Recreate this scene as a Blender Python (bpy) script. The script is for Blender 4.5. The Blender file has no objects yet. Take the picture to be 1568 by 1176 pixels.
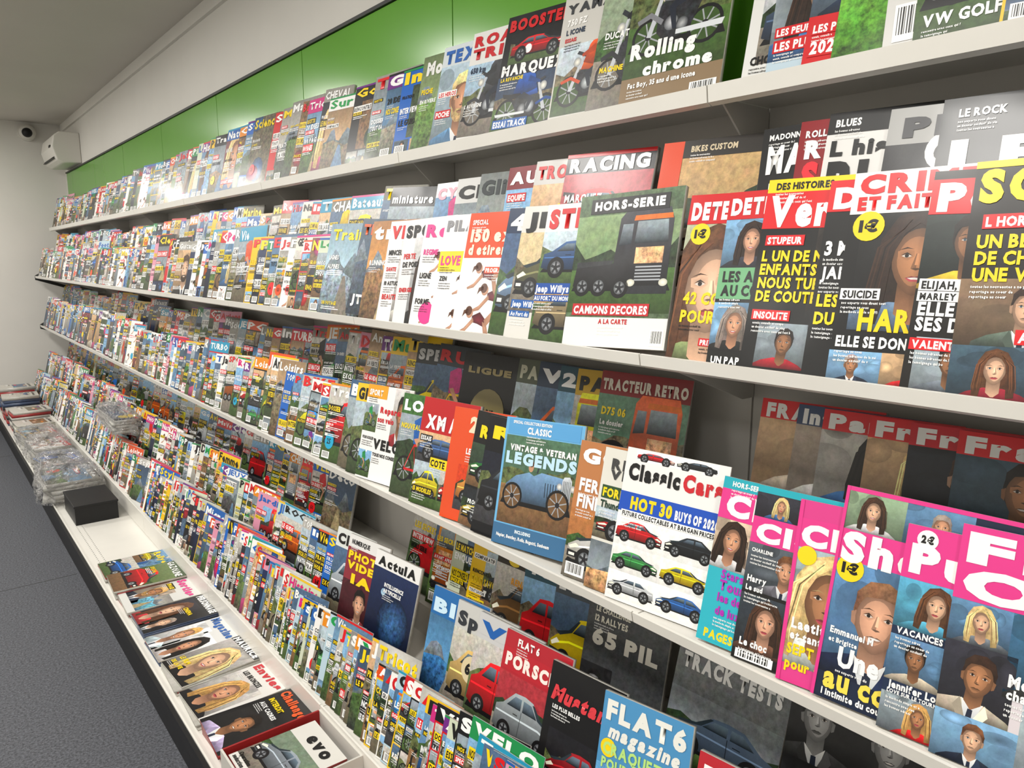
import bpy, math, random, bmesh
import numpy as np
from mathutils import Matrix, Vector
scene = bpy.context.scene
ZC = 1.6          # eye height above floor
YE = 8.85         # end wall
XW = 1.36         # magazine wall
ZCEIL = 2.92

# ------------------------------------------------------------------ colours
def lin(c):
    if isinstance(c, str):
        c = tuple(int(c[i:i+2], 16)/255 for i in (0, 2, 4))
    return tuple((x/12.92 if x <= .04045 else ((x+.055)/1.055)**2.4) for x in c[:3])
def sh(c, f):
    if isinstance(c, str): c = tuple(int(c[i:i+2], 16)/255 for i in (0, 2, 4))
    return tuple(min(1, max(0, x*f)) for x in c)

# ------------------------------------------------------------------ materials
def new_mat(name):
    m = bpy.data.materials.new(name); m.use_nodes = True
    nt = m.node_tree; b = nt.nodes['Principled BSDF']
    return m, nt, b
def simple(name, col, rough=.5, spec=.5, noise=0, nscale=20, bump=0, metal=0):
    m, nt, b = new_mat(name)
    c = lin(col)
    b.inputs['Base Color'].default_value = (*c, 1)
    b.inputs['Roughness'].default_value = rough
    b.inputs['Specular IOR Level'].default_value = spec
    b.inputs['Metallic'].default_value = metal
    tc = nt.nodes.new('ShaderNodeTexCoord')
    n = nt.nodes.new('ShaderNodeTexNoise'); n.inputs['Scale'].default_value = nscale; n.inputs['Detail'].default_value = 5
    nt.links.new(tc.outputs['Object'], n.inputs['Vector'])
    if noise:
        r = nt.nodes.new('ShaderNodeMapRange')
        r.inputs['From Min'].default_value = .3; r.inputs['From Max'].default_value = .7
        r.inputs['To Min'].default_value = 1-noise; r.inputs['To Max'].default_value = 1+noise
        nt.links.new(n.outputs['Fac'], r.inputs['Value'])
        mx = nt.nodes.new('ShaderNodeVectorMath'); mx.operation = 'SCALE'
        mx.inputs[0].default_value = c
        nt.links.new(r.outputs[0], mx.inputs['Scale'])
        nt.links.new(mx.outputs[0], b.inputs['Base Color'])
    if bump:
        bp = nt.nodes.new('ShaderNodeBump'); bp.inputs['Strength'].default_value = bump; bp.inputs['Distance'].default_value = .002
        nt.links.new(n.outputs['Fac'], bp.inputs['Height']); nt.links.new(bp.outputs[0], b.inputs['Normal'])
    return m

def mag_material():
    m, nt, b = new_mat('printed_glossy_paper')
    L = nt.links
    at = nt.nodes.new('ShaderNodeAttribute'); at.attribute_name = 'Col'
    tc = nt.nodes.new('ShaderNodeTexCoord')
    n1 = nt.nodes.new('ShaderNodeTexNoise'); n1.inputs['Scale'].default_value = 75; n1.inputs['Detail'].default_value = 9; n1.inputs['Roughness'].default_value = .7
    n2 = nt.nodes.new('ShaderNodeTexNoise'); n2.inputs['Scale'].default_value = 45; n2.inputs['Detail'].default_value = 6
    L.new(tc.outputs['Object'], n1.inputs['Vector']); L.new(tc.outputs['Object'], n2.inputs['Vector'])
    mr = nt.nodes.new('ShaderNodeMapRange'); mr.inputs['From Min'].default_value = .35; mr.inputs['From Max'].default_value = .65
    mr.inputs['To Min'].default_value = .15; mr.inputs['To Max'].default_value = 1.85
    L.new(n1.outputs['Fac'], mr.inputs['Value'])
    hs = nt.nodes.new('ShaderNodeHueSaturation'); hs.inputs['Saturation'].default_value = 1.6
    hs.inputs['Value'].default_value = 1.7
    L.new(n2.outputs['Color'], hs.inputs['Color'])
    mu = nt.nodes.new('ShaderNodeMix'); mu.data_type = 'RGBA'; mu.blend_type = 'MULTIPLY'; mu.inputs['Factor'].default_value = .3
    L.new(at.outputs['Color'], mu.inputs[6]); L.new(hs.outputs[0], mu.inputs[7])
    sc = nt.nodes.new('ShaderNodeVectorMath'); sc.operation = 'SCALE'
    L.new(mu.outputs[2], sc.inputs[0]); L.new(mr.outputs[0], sc.inputs['Scale'])
    mx = nt.nodes.new('ShaderNodeMix'); mx.data_type = 'RGBA'; mx.clamp_result = True
    L.new(at.outputs['Alpha'], mx.inputs['Factor'])
    L.new(at.outputs['Color'], mx.inputs[6]); L.new(sc.outputs[0], mx.inputs[7])
    L.new(mx.outputs[2], b.inputs['Base Color'])
    b.inputs['Roughness'].default_value = .36
    b.inputs['Specular IOR Level'].default_value = .4
    b.inputs['Coat Weight'].default_value = .16; b.inputs['Coat Roughness'].default_value = .16
    bp = nt.nodes.new('ShaderNodeBump'); bp.inputs['Strength'].default_value = .3; bp.inputs['Distance'].default_value = .012
    n3 = nt.nodes.new('ShaderNodeTexNoise'); n3.inputs['Scale'].default_value = 7; n3.inputs['Detail'].default_value = 1
    L.new(tc.outputs['Object'], n3.inputs['Vector']); L.new(n3.outputs['Fac'], bp.inputs['Height'])
    L.new(bp.outputs[0], b.inputs['Normal']); L.new(bp.outputs[0], b.inputs['Coat Normal'])
    return m
MAG = mag_material()
WHITE = simple('white_powder_coated_metal', (.88, .87, .84), .3, .5, .02, 8)
WALL = simple('painted_wall', (.86, .85, .825), .8, .2, .02, 3, .15)
CEIL = simple('painted_ceiling', (.80, .785, .755), .9, .1, .02, 2)
PANEL = simple('grey_back_panel', (.76, .75, .73), .55, .4, .02, 5)
GREEN = simple('green_glossy_panel', (.37, .62, .18), .2, .5, .04, 2)
BLACK = simple('black_plastic', (.06, .06, .065), .45, .4, .1, 30)
DGREY = simple('dark_grey_trim', (.2, .2, .2), .5, .4)
PLAST = simple('white_plastic', (.86, .85, .82), .4, .4)

def floor_mat():
    m, nt, b = new_mat('charcoal_speckled_vinyl')
    L = nt.links; tc = nt.nodes.new('ShaderNodeTexCoord')
    n = nt.nodes.new('ShaderNodeTexNoise'); n.inputs['Scale'].default_value = 120; n.inputs['Detail'].default_value = 8; n.inputs['Roughness'].default_value = .85
    L.new(tc.outputs['Object'], n.inputs['Vector'])
    r = nt.nodes.new('ShaderNodeValToRGB')
    r.color_ramp.elements[0].position = .42; r.color_ramp.elements[0].color = (*lin((.14, .145, .165)), 1)
    r.color_ramp.elements[1].position = .62; r.color_ramp.elements[1].color = (*lin((.40, .41, .44)), 1)
    L.new(n.outputs['Fac'], r.inputs[0]); L.new(r.outputs[0], b.inputs['Base Color'])
    b.inputs['Roughness'].default_value = .7
    return m
FLOOR = floor_mat()

def film_mat():
    m = bpy.data.materials.new('clear_plastic_film'); m.use_nodes = True
    nt = m.node_tree; nt.nodes.clear()
    o = nt.nodes.new('ShaderNodeOutputMaterial'); t = nt.nodes.new('ShaderNodeBsdfTransparent'); t.inputs[0].default_value = (.97, .97, .97, 1)
    g = nt.nodes.new('ShaderNodeBsdfGlossy'); g.inputs['Roughness'].default_value = .1
    df = nt.nodes.new('ShaderNodeBsdfDiffuse'); df.inputs[0].default_value = (.8, .8, .8, 1)
    ms = nt.nodes.new('ShaderNodeMixShader'); ms.inputs[0].default_value = .25
    d = nt.nodes.new('ShaderNodeLayerWeight'); d.inputs[0].default_value = .3
    tc = nt.nodes.new('ShaderNodeTexCoord'); n = nt.nodes.new('ShaderNodeTexNoise'); n.inputs['Scale'].default_value = 28; n.inputs['Detail'].default_value = 4; n.inputs['Distortion'].default_value = 1.5
    nt.links.new(tc.outputs['Object'], n.inputs['Vector'])
    bp = nt.nodes.new('ShaderNodeBump'); bp.inputs['Strength'].default_value = 1; bp.inputs['Distance'].default_value = .035
    nt.links.new(n.outputs['Fac'], bp.inputs['Height'])
    nt.links.new(bp.outputs[0], g.inputs['Normal']); nt.links.new(bp.outputs[0], d.inputs['Normal'])
    nt.links.new(g.outputs[0], ms.inputs[1]); nt.links.new(df.outputs[0], ms.inputs[2])
    mx = nt.nodes.new('ShaderNodeMixShader')
    nt.links.new(d.outputs['Facing'], mx.inputs[0]); nt.links.new(t.outputs[0], mx.inputs[1]); nt.links.new(ms.outputs[0], mx.inputs[2])
    nt.links.new(mx.outputs[0], o.inputs[0])
    return m
FILM = film_mat()

# ------------------------------------------------------------------ basic mesh helpers
def link(ob, parent=None):
    scene.collection.objects.link(ob)
    if parent: ob.parent = parent
    return ob
def mesh_obj(name, verts, faces, mat, parent=None):
    me = bpy.data.meshes.new(name); me.from_pydata(verts, [], faces); me.update()
    me.materials.append(mat)
    return link(bpy.data.objects.new(name, me), parent)
def box(name, x0, x1, y0, y1, z0, z1, mat, parent=None, bev=0):
    v = [(x, y, z) for x in (x0, x1) for y in (y0, y1) for z in (z0, z1)]
    f = [(0, 1, 3, 2), (4, 6, 7, 5), (0, 4, 5, 1), (2, 3, 7, 6), (0, 2, 6, 4), (1, 5, 7, 3)]
    o = mesh_obj(name, v, f, mat, parent)
    if bev:
        m = o.modifiers.new('bev', 'BEVEL'); m.width = bev; m.segments = 3
    return o
def extrude_profile(name, prof, y0, y1, mat, parent=None):
    n = len(prof)
    v = [(x, y0, z) for x, z in prof] + [(x, y1, z) for x, z in prof]
    f = [(i, (i+1) % n, n+(i+1) % n, n+i) for i in range(n)] + [tuple(range(n))[::-1], tuple(range(n, 2*n))]
    return mesh_obj(name, v, f, mat, parent)
def empty(name):
    e = bpy.data.objects.new(name, None); scene.collection.objects.link(e); return e

# ------------------------------------------------------------------ glyphs
CH = "ABCDEFGHIJKLMNOPQRSTUVWXYZabcdefghijklmnopqrstuvwxyz0123456789!?'.,:&+-/€É"
G = {}
def build_glyphs():
    objs = []
    for key, off, res in (('B', .062, 3), ('b', .045, 2), ('r', .004, 2), ('l', .035, 1)):
        for ch in CH:
            c = bpy.data.curves.new('g', 'FONT'); c.body = ch; c.offset = off; c.resolution_u = res
            o = bpy.data.objects.new('g', c); scene.collection.objects.link(o); objs.append((key, ch, o))
    bpy.context.view_layer.update()
    dg = bpy.context.evaluated_depsgraph_get()
    for key, ch, o in objs:
        me = o.evaluated_get(dg).to_mesh()
        if me and len(me.vertices):
            v = np.array([p.co[:2] for p in me.vertices]); f = [tuple(p.vertices) for p in me.polygons]
            mn = v[:, 0].min(); v[:, 0] -= mn
            G[key+ch] = (v, f, float(v[:, 0].max()))
        o.evaluated_get(dg).to_mesh_clear()
    for _, _, o in objs:
        c = o.data; bpy.data.objects.remove(o); bpy.data.curves.remove(c)
build_glyphs()
CAP = float(G['bH'][0][:, 1].max())

# ------------------------------------------------------------------ accumulating mesh
class Acc:
    def __init__(s): s.V = []; s.n = 0; s.L = []; s.cnt = []; s.C = []
    def add(s, P, faces, col):          # col: one rgba, or list of rgba per vertex
        multi = isinstance(col, list)
        for f in faces:
            s.L.extend([i+s.n for i in f]); s.cnt.append(len(f))
            if multi: s.C.extend([col[i] for i in f])
            else: s.C.extend([col]*len(f))
        s.V.append(P); s.n += len(P)
    def obj(s, name, mat=None):
        me = bpy.data.meshes.new(name)
        V = np.concatenate(s.V).astype(np.float32)
        me.vertices.add(len(V)); me.vertices.foreach_set('co', V.ravel())
        cnt = np.array(s.cnt, np.int32)
        me.loops.add(len(s.L)); me.loops.foreach_set('vertex_index', np.array(s.L, np.int32))
        me.polygons.add(len(cnt))
        st = np.concatenate([[0], np.cumsum(cnt)[:-1]]).astype(np.int32)
        me.polygons.foreach_set('loop_start', st)
        try: me.polygons.foreach_set('loop_total', cnt)
        except Exception: pass
        me.update(calc_edges=True)
        a = me.attributes.new('Col', 'FLOAT_COLOR', 'CORNER')
        a.data.foreach_set('color', np.array(s.C, np.float32).ravel())
        me.materials.append(mat or MAG)
        return link(bpy.data.objects.new(name, me))

LS = 4e-5
class Mag:
    """one magazine: frame O (bottom-left of front face), r,u,n unit vectors"""
    def __init__(s, acc, O, r, u, n, w, h, t, lod, edge=(.72, .71, .68)):
        s.a = acc; s.O = np.array(O, float); s.r = np.array(r); s.u = np.array(u); s.nn = np.array(n)
        s.w = w; s.h = h; s.lod = lod; s.asp = w/h
        P = []
        for d in (0, -t):
            for (a, b) in ((0, 0), (1, 0), (1, 1), (0, 1)):
                P.append(s.O+s.r*a*w+s.u*b*h+s.nn*d)
        s.a.add(np.array(P), [(0, 1, 2, 3), (7, 6, 5, 4), (0, 4, 5, 1), (1, 5, 6, 2), (2, 6, 7, 3), (3, 7, 4, 0)], (*lin(edge), .12))
    def put(s, p, faces, col, tex, lay):
        p = np.asarray(p, float)
        P = s.O + np.outer(p[:, 0]*s.w, s.r) + np.outer(p[:, 1]*s.h, s.u) + s.nn*(lay*LS)
        if isinstance(col, list): s.a.add(P, faces, [(*lin(c), tex) for c in col])
        else: s.a.add(P, faces, (*lin(col), tex))
    def rect(s, x0, y0, x1, y1, col, lay, tex=0, top=None):
        x0 = max(0, x0); y0 = max(0, y0); x1 = min(1, x1); y1 = min(1, y1)
        c = col if top is None else [col, col, top, top]
        s.put([(x0, y0), (x1, y0), (x1, y1), (x0, y1)], [(0, 1, 2, 3)], c, tex, lay)
    def poly(s, pts, col, lay, tex=0, clip=None, top=None, rim=None):
        if clip: pts = clip_poly(pts, (max(0, clip[0]), max(0, clip[1]), min(1, clip[2]), min(1, clip[3])))
        if len(pts) < 3: return
        n = len(pts)
        if rim is not None:
            cx = sum(p[0] for p in pts)/n; cy = sum(p[1] for p in pts)/n
            s.put(list(pts)+[(cx, cy)], [(i, (i+1) % n, n) for i in range(n)], [rim]*n+[col], tex, lay); return
        c = col
        if top is not None:
            y0 = min(p[1] for p in pts); y1 = max(p[1] for p in pts)+1e-9
            a = sh(col, 1); b = sh(top, 1)
            c = [tuple(a[k]+(b[k]-a[k])*(p[1]-y0)/(y1-y0) for k in range(3)) for p in pts]
        s.put(pts, [tuple(range(n))], c, tex, lay)
    def ell(s, cx, cy, rx, ry, col, lay, tex=0, clip=None, n=None, rim=None):
        n = n or (20 if s.lod == 2 else 12 if s.lod == 1 else 8)
        s.poly([(cx+rx*math.cos(2*math.pi*i/n), cy+ry*math.sin(2*math.pi*i/n)) for i in range(n)], col, lay, tex, clip, rim=rim)
    def text(s, t, x, y, w, h, col, lay=30, fill=False, key=None, shear=0, sp=.07):
        key = key or ('B' if (s.lod == 2 and fill) else 'b' if s.lod == 2 else 'l')
        if key == 'B': sp = .1
        X = 0; items = []
        for ch in t:
            g = G.get(key+ch)
            if g is None: X += .3; continue
            items.append((g, X)); X += g[2]+sp
        if not items: return 0
        X -= sp
        sy = h/CAP; nat = sy*s.h/s.w*.82
        sx = w/X if fill else min(nat, w/X)
        for g, px in items:
            v = g[0].copy(); v[:, 0] = x+(v[:, 0]+px+shear*v[:, 1])*sx; v[:, 1] = y+v[:, 1]*sy
            s.put(v, g[1], col, 0, lay)
        return X*sx
def clip_poly(pts, b):
    x0, y0, x1, y1 = b
    for ax, val, sg in ((0, x0, 1), (0, x1, -1), (1, y0, 1), (1, y1, -1)):
        out = []
        for i in range(len(pts)):
            p, q = pts[i], pts[(i+1) % len(pts)]
            ip = (p[ax]-val)*sg >= 0; iq = (q[ax]-val)*sg >= 0
            if ip: out.append(p)
            if ip != iq:
                t = (val-p[ax])/(q[ax]-p[ax]); out.append((p[0]+(q[0]-p[0])*t, p[1]+(q[1]-p[1])*t))
        pts = out
        if len(pts) < 3: return []
    return pts

SKIN = ['dba485', 'cf9674', 'e6b898', 'b07a54', 'dfb08f']
HAIR = ['2b1c14', 'b88c50', '5a3822', '15110f', 'd0b078', '7c7068', '3a2518']
CLOTH = ['1c2536', 'a01c2a', 'd8d4ca', '20201f', '3c6aa0', 'a8406c', '31543a', 'bfb29e', '6a727c']
BRIGHT = ['cc1a20', 'e8bc10', '1c5ca8', 'd84c18', '1c8a4a', 'c8287a', '2090b4', '101014', '6c2480', 'e08814']
SKY = ['7ca8cc', 'a6b4bc', 'c8a47c', '5c84a8', 'b8b4ac', '48607c', '8c98a0']
GRD = ['4c6434', '6c6450', '7c5c3c', '3c4c30', '80786c', '3c3c40', '3f5b28']
def photo(m, kind, b, rg, lay=3, col=None, bg=None, hair=None):
    x0, y0, x1, y1 = b; W = x1-x0; Hh = y1-y0
    def p(a, c): return (x0+a*W, y0+c*Hh)
    k = (W*m.w)/(Hh*m.h)       # physical aspect
    if kind in ('man', 'woman', 'kid', 'bw', 'suit'):
        bw = kind == 'bw'
        bgc = bg or rg.choice(SKY+['30303a', '20242c', '803038', 'a89888', '405868', '5a5048'])
        sk = rg.choice(SKIN); ha = hair or rg.choice(HAIR); cl = col or rg.choice(CLOTH)
        if kind == 'suit': kind = 'man'; sk = 'dba485'; ha = '6a4a34'
        if bw: bgc, sk, ha, cl = '28282a', 'a8a8a8', '1a1a1a', '404042'
        if kind == 'kid': sk = '9a6a48'; ha = '18120e'
        m.rect(x0, y0, x1, y1, sh(bgc, .55), lay, .22, top=sh(bgc, 1.1))
        if m.lod:
            for i in range(4):
                e = p(rg.random(), rg.uniform(.4, 1)); m.ell(e[0], e[1], rg.uniform(.1, .25)*W, rg.uniform(.1, .2)*Hh, sh(bgc, rg.uniform(.6, 1.3)), lay+.2+i*.15, .2, b, rim=sh(bgc, .85))
        cx = .5+rg.uniform(-.06, .06); sc = min(1.0, 1.25*k)/k*1.12; tl = rg.uniform(-.12, .12)
        if sc > 1.5: sc = 1.5
        fy = .58
        ct, st_ = math.cos(tl), math.sin(tl)
        def q(a, c):
            d = (c-fy)
            a2 = a*ct - d*st_*.75; d2 = d*ct + a*st_*.75
            return p(cx+a2*sc, fy+d2*1.12-.02)
        lt = rg.choice([-1, 1])
        if kind == 'woman':
            m.poly([q(-.27, .12), q(-.31, .3), q(-.27, .5), q(-.25, .72), q(-.16, .88), q(0, .94), q(.16, .88), q(.25, .72), q(.28, .5), q(.31, .3), q(.28, .12), q(.1, .05), q(-.1, .05)], sh(ha, .65), lay+1, .5, b, rim=sh(ha, 1.1))
        m.poly([q(-.6, -.15), q(-.54, .1), q(-.38, .2), q(-.14, .28), q(.14, .28), q(.38, .2), q(.54, .1), q(.6, -.15)], sh(cl, .6), lay+2, .3, b, top=sh(cl, 1.25))
        m.poly([q(-.095, .2), q(-.1, .42), q(.1, .42), q(.095, .2), q(.02, .13), q(-.02, .13)], sh(sk, .95), lay+3, .12, b, top=sh(sk, .5))
        if kind == 'man' or bw:
            m.poly([q(-.12, .29), q(-.05, .0), q(-.05, -.2), q(.05, -.2), q(.05, .0), q(.12, .29), q(0, .17)], 'c8ccd0', lay+3.5, 0, b, top='f0f0ee')
            m.poly([q(-.028, .18), q(-.035, .0), q(-.03, -.2), q(.03, -.2), q(.035, .0), q(.028, .18)], '20283c', lay+4, .1, b)
            m.poly([q(-.14, .29), q(-.2, .16), q(-.05, -.1), q(-.03, .03)], sh(cl, .85), lay+4.2, .1, b)
            m.poly([q(.14, .29), q(.2, .16), q(.05, -.1), q(.03, .03)], sh(cl, 1.4), lay+4.2, .1, b)
            for s_ in (-1, 1): m.poly([q(s_*.16, .62), q(s_*.195, .6), q(s_*.185, .52), q(s_*.155, .5)], sh(sk, .75), lay+4.3, .1, b)
        nn = 24 if m.lod == 2 else 14 if m.lod else 8
        if kind != 'woman':
            m.poly([q(.185*math.cos(2*math.pi*i/nn), .63+.235*math.sin(2*math.pi*i/nn)) for i in range(nn)], sh(ha, .8), lay+4.1, .5, b, rim=sh(ha, 1.2))
        fc = []; fi = []
        for i in range(nn):
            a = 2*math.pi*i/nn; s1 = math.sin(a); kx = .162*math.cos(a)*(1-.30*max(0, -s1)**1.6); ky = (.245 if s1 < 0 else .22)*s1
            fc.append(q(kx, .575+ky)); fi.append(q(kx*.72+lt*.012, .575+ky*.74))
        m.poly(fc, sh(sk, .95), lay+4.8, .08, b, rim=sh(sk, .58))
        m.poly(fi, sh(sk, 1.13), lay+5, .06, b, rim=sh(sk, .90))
        if m.lod == 0:
            m.poly([q(-.17, .66), q(-.08, .76), q(.1, .75), q(.17, .66), q(.13, .84), q(0, .88), q(-.13, .84)], ha, lay+6, .3, b)
            return
        for sgn in (-1, 1):
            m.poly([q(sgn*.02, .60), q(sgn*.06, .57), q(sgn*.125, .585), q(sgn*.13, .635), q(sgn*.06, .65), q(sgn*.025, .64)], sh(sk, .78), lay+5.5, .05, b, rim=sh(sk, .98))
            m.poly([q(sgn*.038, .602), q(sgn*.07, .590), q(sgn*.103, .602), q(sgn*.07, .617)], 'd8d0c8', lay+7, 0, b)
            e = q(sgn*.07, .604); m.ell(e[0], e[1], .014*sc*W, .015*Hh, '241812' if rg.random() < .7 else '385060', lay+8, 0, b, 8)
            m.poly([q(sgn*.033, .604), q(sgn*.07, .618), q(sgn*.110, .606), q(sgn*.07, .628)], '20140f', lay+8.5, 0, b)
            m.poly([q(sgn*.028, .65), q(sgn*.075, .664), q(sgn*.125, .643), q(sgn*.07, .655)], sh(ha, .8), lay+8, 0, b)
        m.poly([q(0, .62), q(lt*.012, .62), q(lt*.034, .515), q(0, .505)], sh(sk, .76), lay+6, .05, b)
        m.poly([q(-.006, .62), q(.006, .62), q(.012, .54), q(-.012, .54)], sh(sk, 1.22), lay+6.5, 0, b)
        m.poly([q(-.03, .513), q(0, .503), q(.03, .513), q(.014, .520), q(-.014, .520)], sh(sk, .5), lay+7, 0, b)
        lc = 'a04048' if kind == 'woman' else sh(sk, .68)
        if bw: lc = '505050'
        m.poly([q(-.06, .449), q(-.02, .464), q(0, .459), q(.02, .464), q(.06, .449), q(0, .445)], sh(lc, .8), lay+7, 0, b)
        m.poly([q(-.06, .449), q(0, .447), q(.06, .449), q(.03, .426), q(-.03, .426)], sh(lc, 1.12), lay+7, 0, b)
        if rg.random() < .5 and kind != 'kid': m.poly([q(-.046, .45), q(0, .455), q(.046, .45), q(.02, .440), q(-.02, .440)], 'e4deda', lay+8, 0, b)
        if kind == 'man' and rg.random() < .4:
            m.poly([q(-.155, .53), q(-.13, .40), q(-.06, .335), q(.06, .335), q(.13, .40), q(.155, .53), q(.09, .44), q(.07, .478), q(-.07, .478), q(-.09, .44)], sh(ha, .9), lay+6.8, .7, b)
        if kind == 'woman':
            m.poly([q(-.02, .83), q(-.1, .76), q(-.15, .64), q(-.165, .5), q(-.17, .3), q(-.2, .12), q(-.3, .14), q(-.3, .4), q(-.25, .68), q(-.15, .86), q(0, .91)], sh(ha, .85), lay+9, .45, b, top=sh(ha, 1.25))
            m.poly([q(-.02, .83), q(.07, .78), q(.14, .68), q(.165, .5), q(.18, .3), q(.19, .12), q(.3, .14), q(.3, .4), q(.25, .68), q(.15, .86), q(0, .91)], sh(ha, .75), lay+9, .45, b, top=sh(ha, 1.15))
            for j in range(9):
                a = (-1 if j % 2 else 1)*(.185+.012*j)
                m.poly([q(a*.3, .885-.01*j), q(a*.95, .66), q(a*1.12, .3), q(a*1.1, .2), q(a*1.15, .3), q(a*1.0, .66), q(a*.34, .885-.01*j)], sh(ha, 1.45 if j % 3 else .5), lay+10, .2, b)
        else:
            m.poly([q(-.175, .6), q(-.155, .68), q(-.12, .735), q(.0, .76), q(.1, .745), q(.155, .68), q(.175, .6), q(.19, .7), q(.14, .83), q(.03, .885), q(-.1, .86), q(-.18, .76)], ha, lay+9, .6, b, top=sh(ha, 1.4))
        return
    if kind in ('car', 'race', 'classic', 'truck', 'tractor', 'moto', 'bike'):
        sky = bg or rg.choice(SKY); gr = rg.choice(GRD); c = col or rg.choice(['c8141c', '1c5ca8', 'e0e0de', 'e8b810', 'd85810', '202226', '3c8c48', 'a8b0b8'])
        lightbg = bg is not None and sum(sh(bg, 1)) > 2.5
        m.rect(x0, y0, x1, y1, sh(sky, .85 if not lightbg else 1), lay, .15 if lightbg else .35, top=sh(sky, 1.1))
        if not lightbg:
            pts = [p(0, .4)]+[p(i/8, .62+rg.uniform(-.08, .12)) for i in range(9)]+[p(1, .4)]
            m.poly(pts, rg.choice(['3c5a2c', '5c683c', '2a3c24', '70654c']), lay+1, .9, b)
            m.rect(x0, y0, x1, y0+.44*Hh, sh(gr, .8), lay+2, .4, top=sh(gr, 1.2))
        fl = rg.random() < .5
        sy = min(1, k*1.15); by = .12 if sy < .7 else .05
        def q(a, d):
            if fl: a = 1-a
            return p(a, by+d*sy)
        def wheel(a, d, r, spoke=True, thin=False):
            e = q(a, d); rx = r*W; ry = r*W*m.w/m.h
            m.ell(e[0], e[1], rx, ry, '141416', lay+6, 0, b)
            m.ell(e[0], e[1], rx*(.82 if thin else .62), ry*(.82 if thin else .62), sh(gr, .9) if thin else 'c4c8cc', lay+7, .2, b, rim=None if thin else '505458')
            if m.lod == 2:
                for s_ in range(5 if not thin else 8):
                    an = s_*2*math.pi/(5 if not thin else 8)+.3; dx, dy = math.cos(an), math.sin(an); wd = .12 if not thin else .04
                    R_ = .56 if not thin else .8
                    m.poly([(e[0]+(-dy*wd)*rx, e[1]+dx*wd*ry), (e[0]+dy*wd*rx, e[1]-dx*wd*ry), (e[0]+(dx*R_+dy*wd)*rx, e[1]+(dy*R_-dx*wd)*ry), (e[0]+(dx*R_-dy*wd)*rx, e[1]+(dy*R_+dx*wd)*ry)], '2c2e32' if not thin else 'a0a4a8', lay+7.5, 0, b)
            m.ell(e[0], e[1], rx*.2, ry*.2, '202024', lay+8, 0, b, 8)
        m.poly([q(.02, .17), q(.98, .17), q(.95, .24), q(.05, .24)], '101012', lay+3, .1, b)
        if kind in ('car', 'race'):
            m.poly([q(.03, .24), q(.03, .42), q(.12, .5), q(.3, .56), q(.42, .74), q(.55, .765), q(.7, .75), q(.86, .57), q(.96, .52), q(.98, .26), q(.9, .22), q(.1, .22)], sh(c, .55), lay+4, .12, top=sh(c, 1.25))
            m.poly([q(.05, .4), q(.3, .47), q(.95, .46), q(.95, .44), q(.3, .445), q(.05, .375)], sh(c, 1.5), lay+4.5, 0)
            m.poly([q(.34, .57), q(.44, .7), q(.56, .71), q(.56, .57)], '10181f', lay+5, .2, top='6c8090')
            m.poly([q(.59, .57), q(.59, .71), q(.69, .71), q(.8, .57)], '10181f', lay+5, .2, top='6c8090')
            m.poly([q(.1, .53), q(.28, .585), q(.40, .72), q(.43, .72), q(.33, .57), q(.16, .5)], '28343c', lay+4.8, .1)
            m.poly([q(.04, .4), q(.12, .46), q(.17, .42), q(.06, .365)], 'f6f2dc', lay+5, 0)
            m.poly([q(.03, .25), q(.17, .25), q(.17, .33), q(.03, .35)], '1a1a1c', lay+5, .2)
            m.poly([q(.05, .27), q(.12, .27), q(.12, .31), q(.05, .31)], 'e8e8e0', lay+5.5, 0)
            if m.lod: m.poly([q(.575, .25), q(.565, .56), q(.572, .56), q(.582, .25)], sh(c, .35), lay+5, 0); m.poly([q(.62, .49), q(.69, .49), q(.69, .505), q(.62, .505)], sh(c, .4), lay+5, 0)
            if kind == 'race': m.poly([q(.86, .57), q(.84, .72), q(.98, .74), q(.98, .69), q(.9, .68), q(.92, .55)], '18181a', lay+5, 0); m.ell(*q(.66, .38), .06*W, .06*W*m.asp, 'fafafa', lay+6, 0)
            wheel(.24, .26, .105); wheel(.79, .26, .105)
        elif kind == 'classic':
            m.poly([q(.1, .25), q(.1, .5), q(.16, .56), q(.45, .58), q(.55, .53), q(.62, .56), q(.8, .5), q(.92, .4), q(.96, .28), q(.7, .22), q(.2, .22)], sh(c, .6), lay+4, .2, top=sh(c, 1.5))
            for i in range(6): m.poly([q(.2+i*.035, .32), q(.21+i*.035, .32), q(.215+i*.035, .48), q(.205+i*.035, .48)], sh(c, .35), lay+5, 0)
            m.poly([q(.05, .3), q(.05, .55), q(.08, .59), q(.15, .58), q(.17, .54), q(.17, .3)], '9098a0', lay+5, .2, top='d8dce0')
            for i in range(5): m.poly([q(.065+i*.02, .33), q(.072+i*.02, .33), q(.072+i*.02, .54), q(.065+i*.02, .54)], '404448', lay+5.5, 0)
            m.poly([q(.5, .56), q(.47, .72), q(.485, .72), q(.52, .57)], '303840', lay+5, 0)
            m.ell(*q(.6, .62), .035*W, .05*W*m.asp, 'c09070', lay+5, 0); m.ell(*q(.6, .66), .035*W, .035*W*m.asp, '5c4030', lay+5.5, 0)
            wheel(.2, .27, .15, thin=True); wheel(.82, .27, .14, thin=True)
            for dx in (.03, .2):
                e = q(dx, .47); m.ell(e[0], e[1], .035*W, .035*W*m.asp, 'f8f4e8', lay+8, 0, rim='90949a')
        elif kind in ('truck', 'tractor'):
            m.poly([q(.06, .2), q(.06, .86), q(.10, .98), q(.5, .98), q(.56, .9), q(.58, .45), q(.95, .42), q(.97, .22)], sh(c, .5), lay+4, .25, top=sh(c, 1.8))
            m.poly([q(.09, .64), q(.11, .86), q(.39, .86), q(.4, .64)], '20282e', lay+5, .3, top='9aa8b0')
            m.poly([q(.43, .64), q(.43, .84), q(.53, .84), q(.55, .62)], '20282e', lay+5, .3, top='8a98a0')
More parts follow.
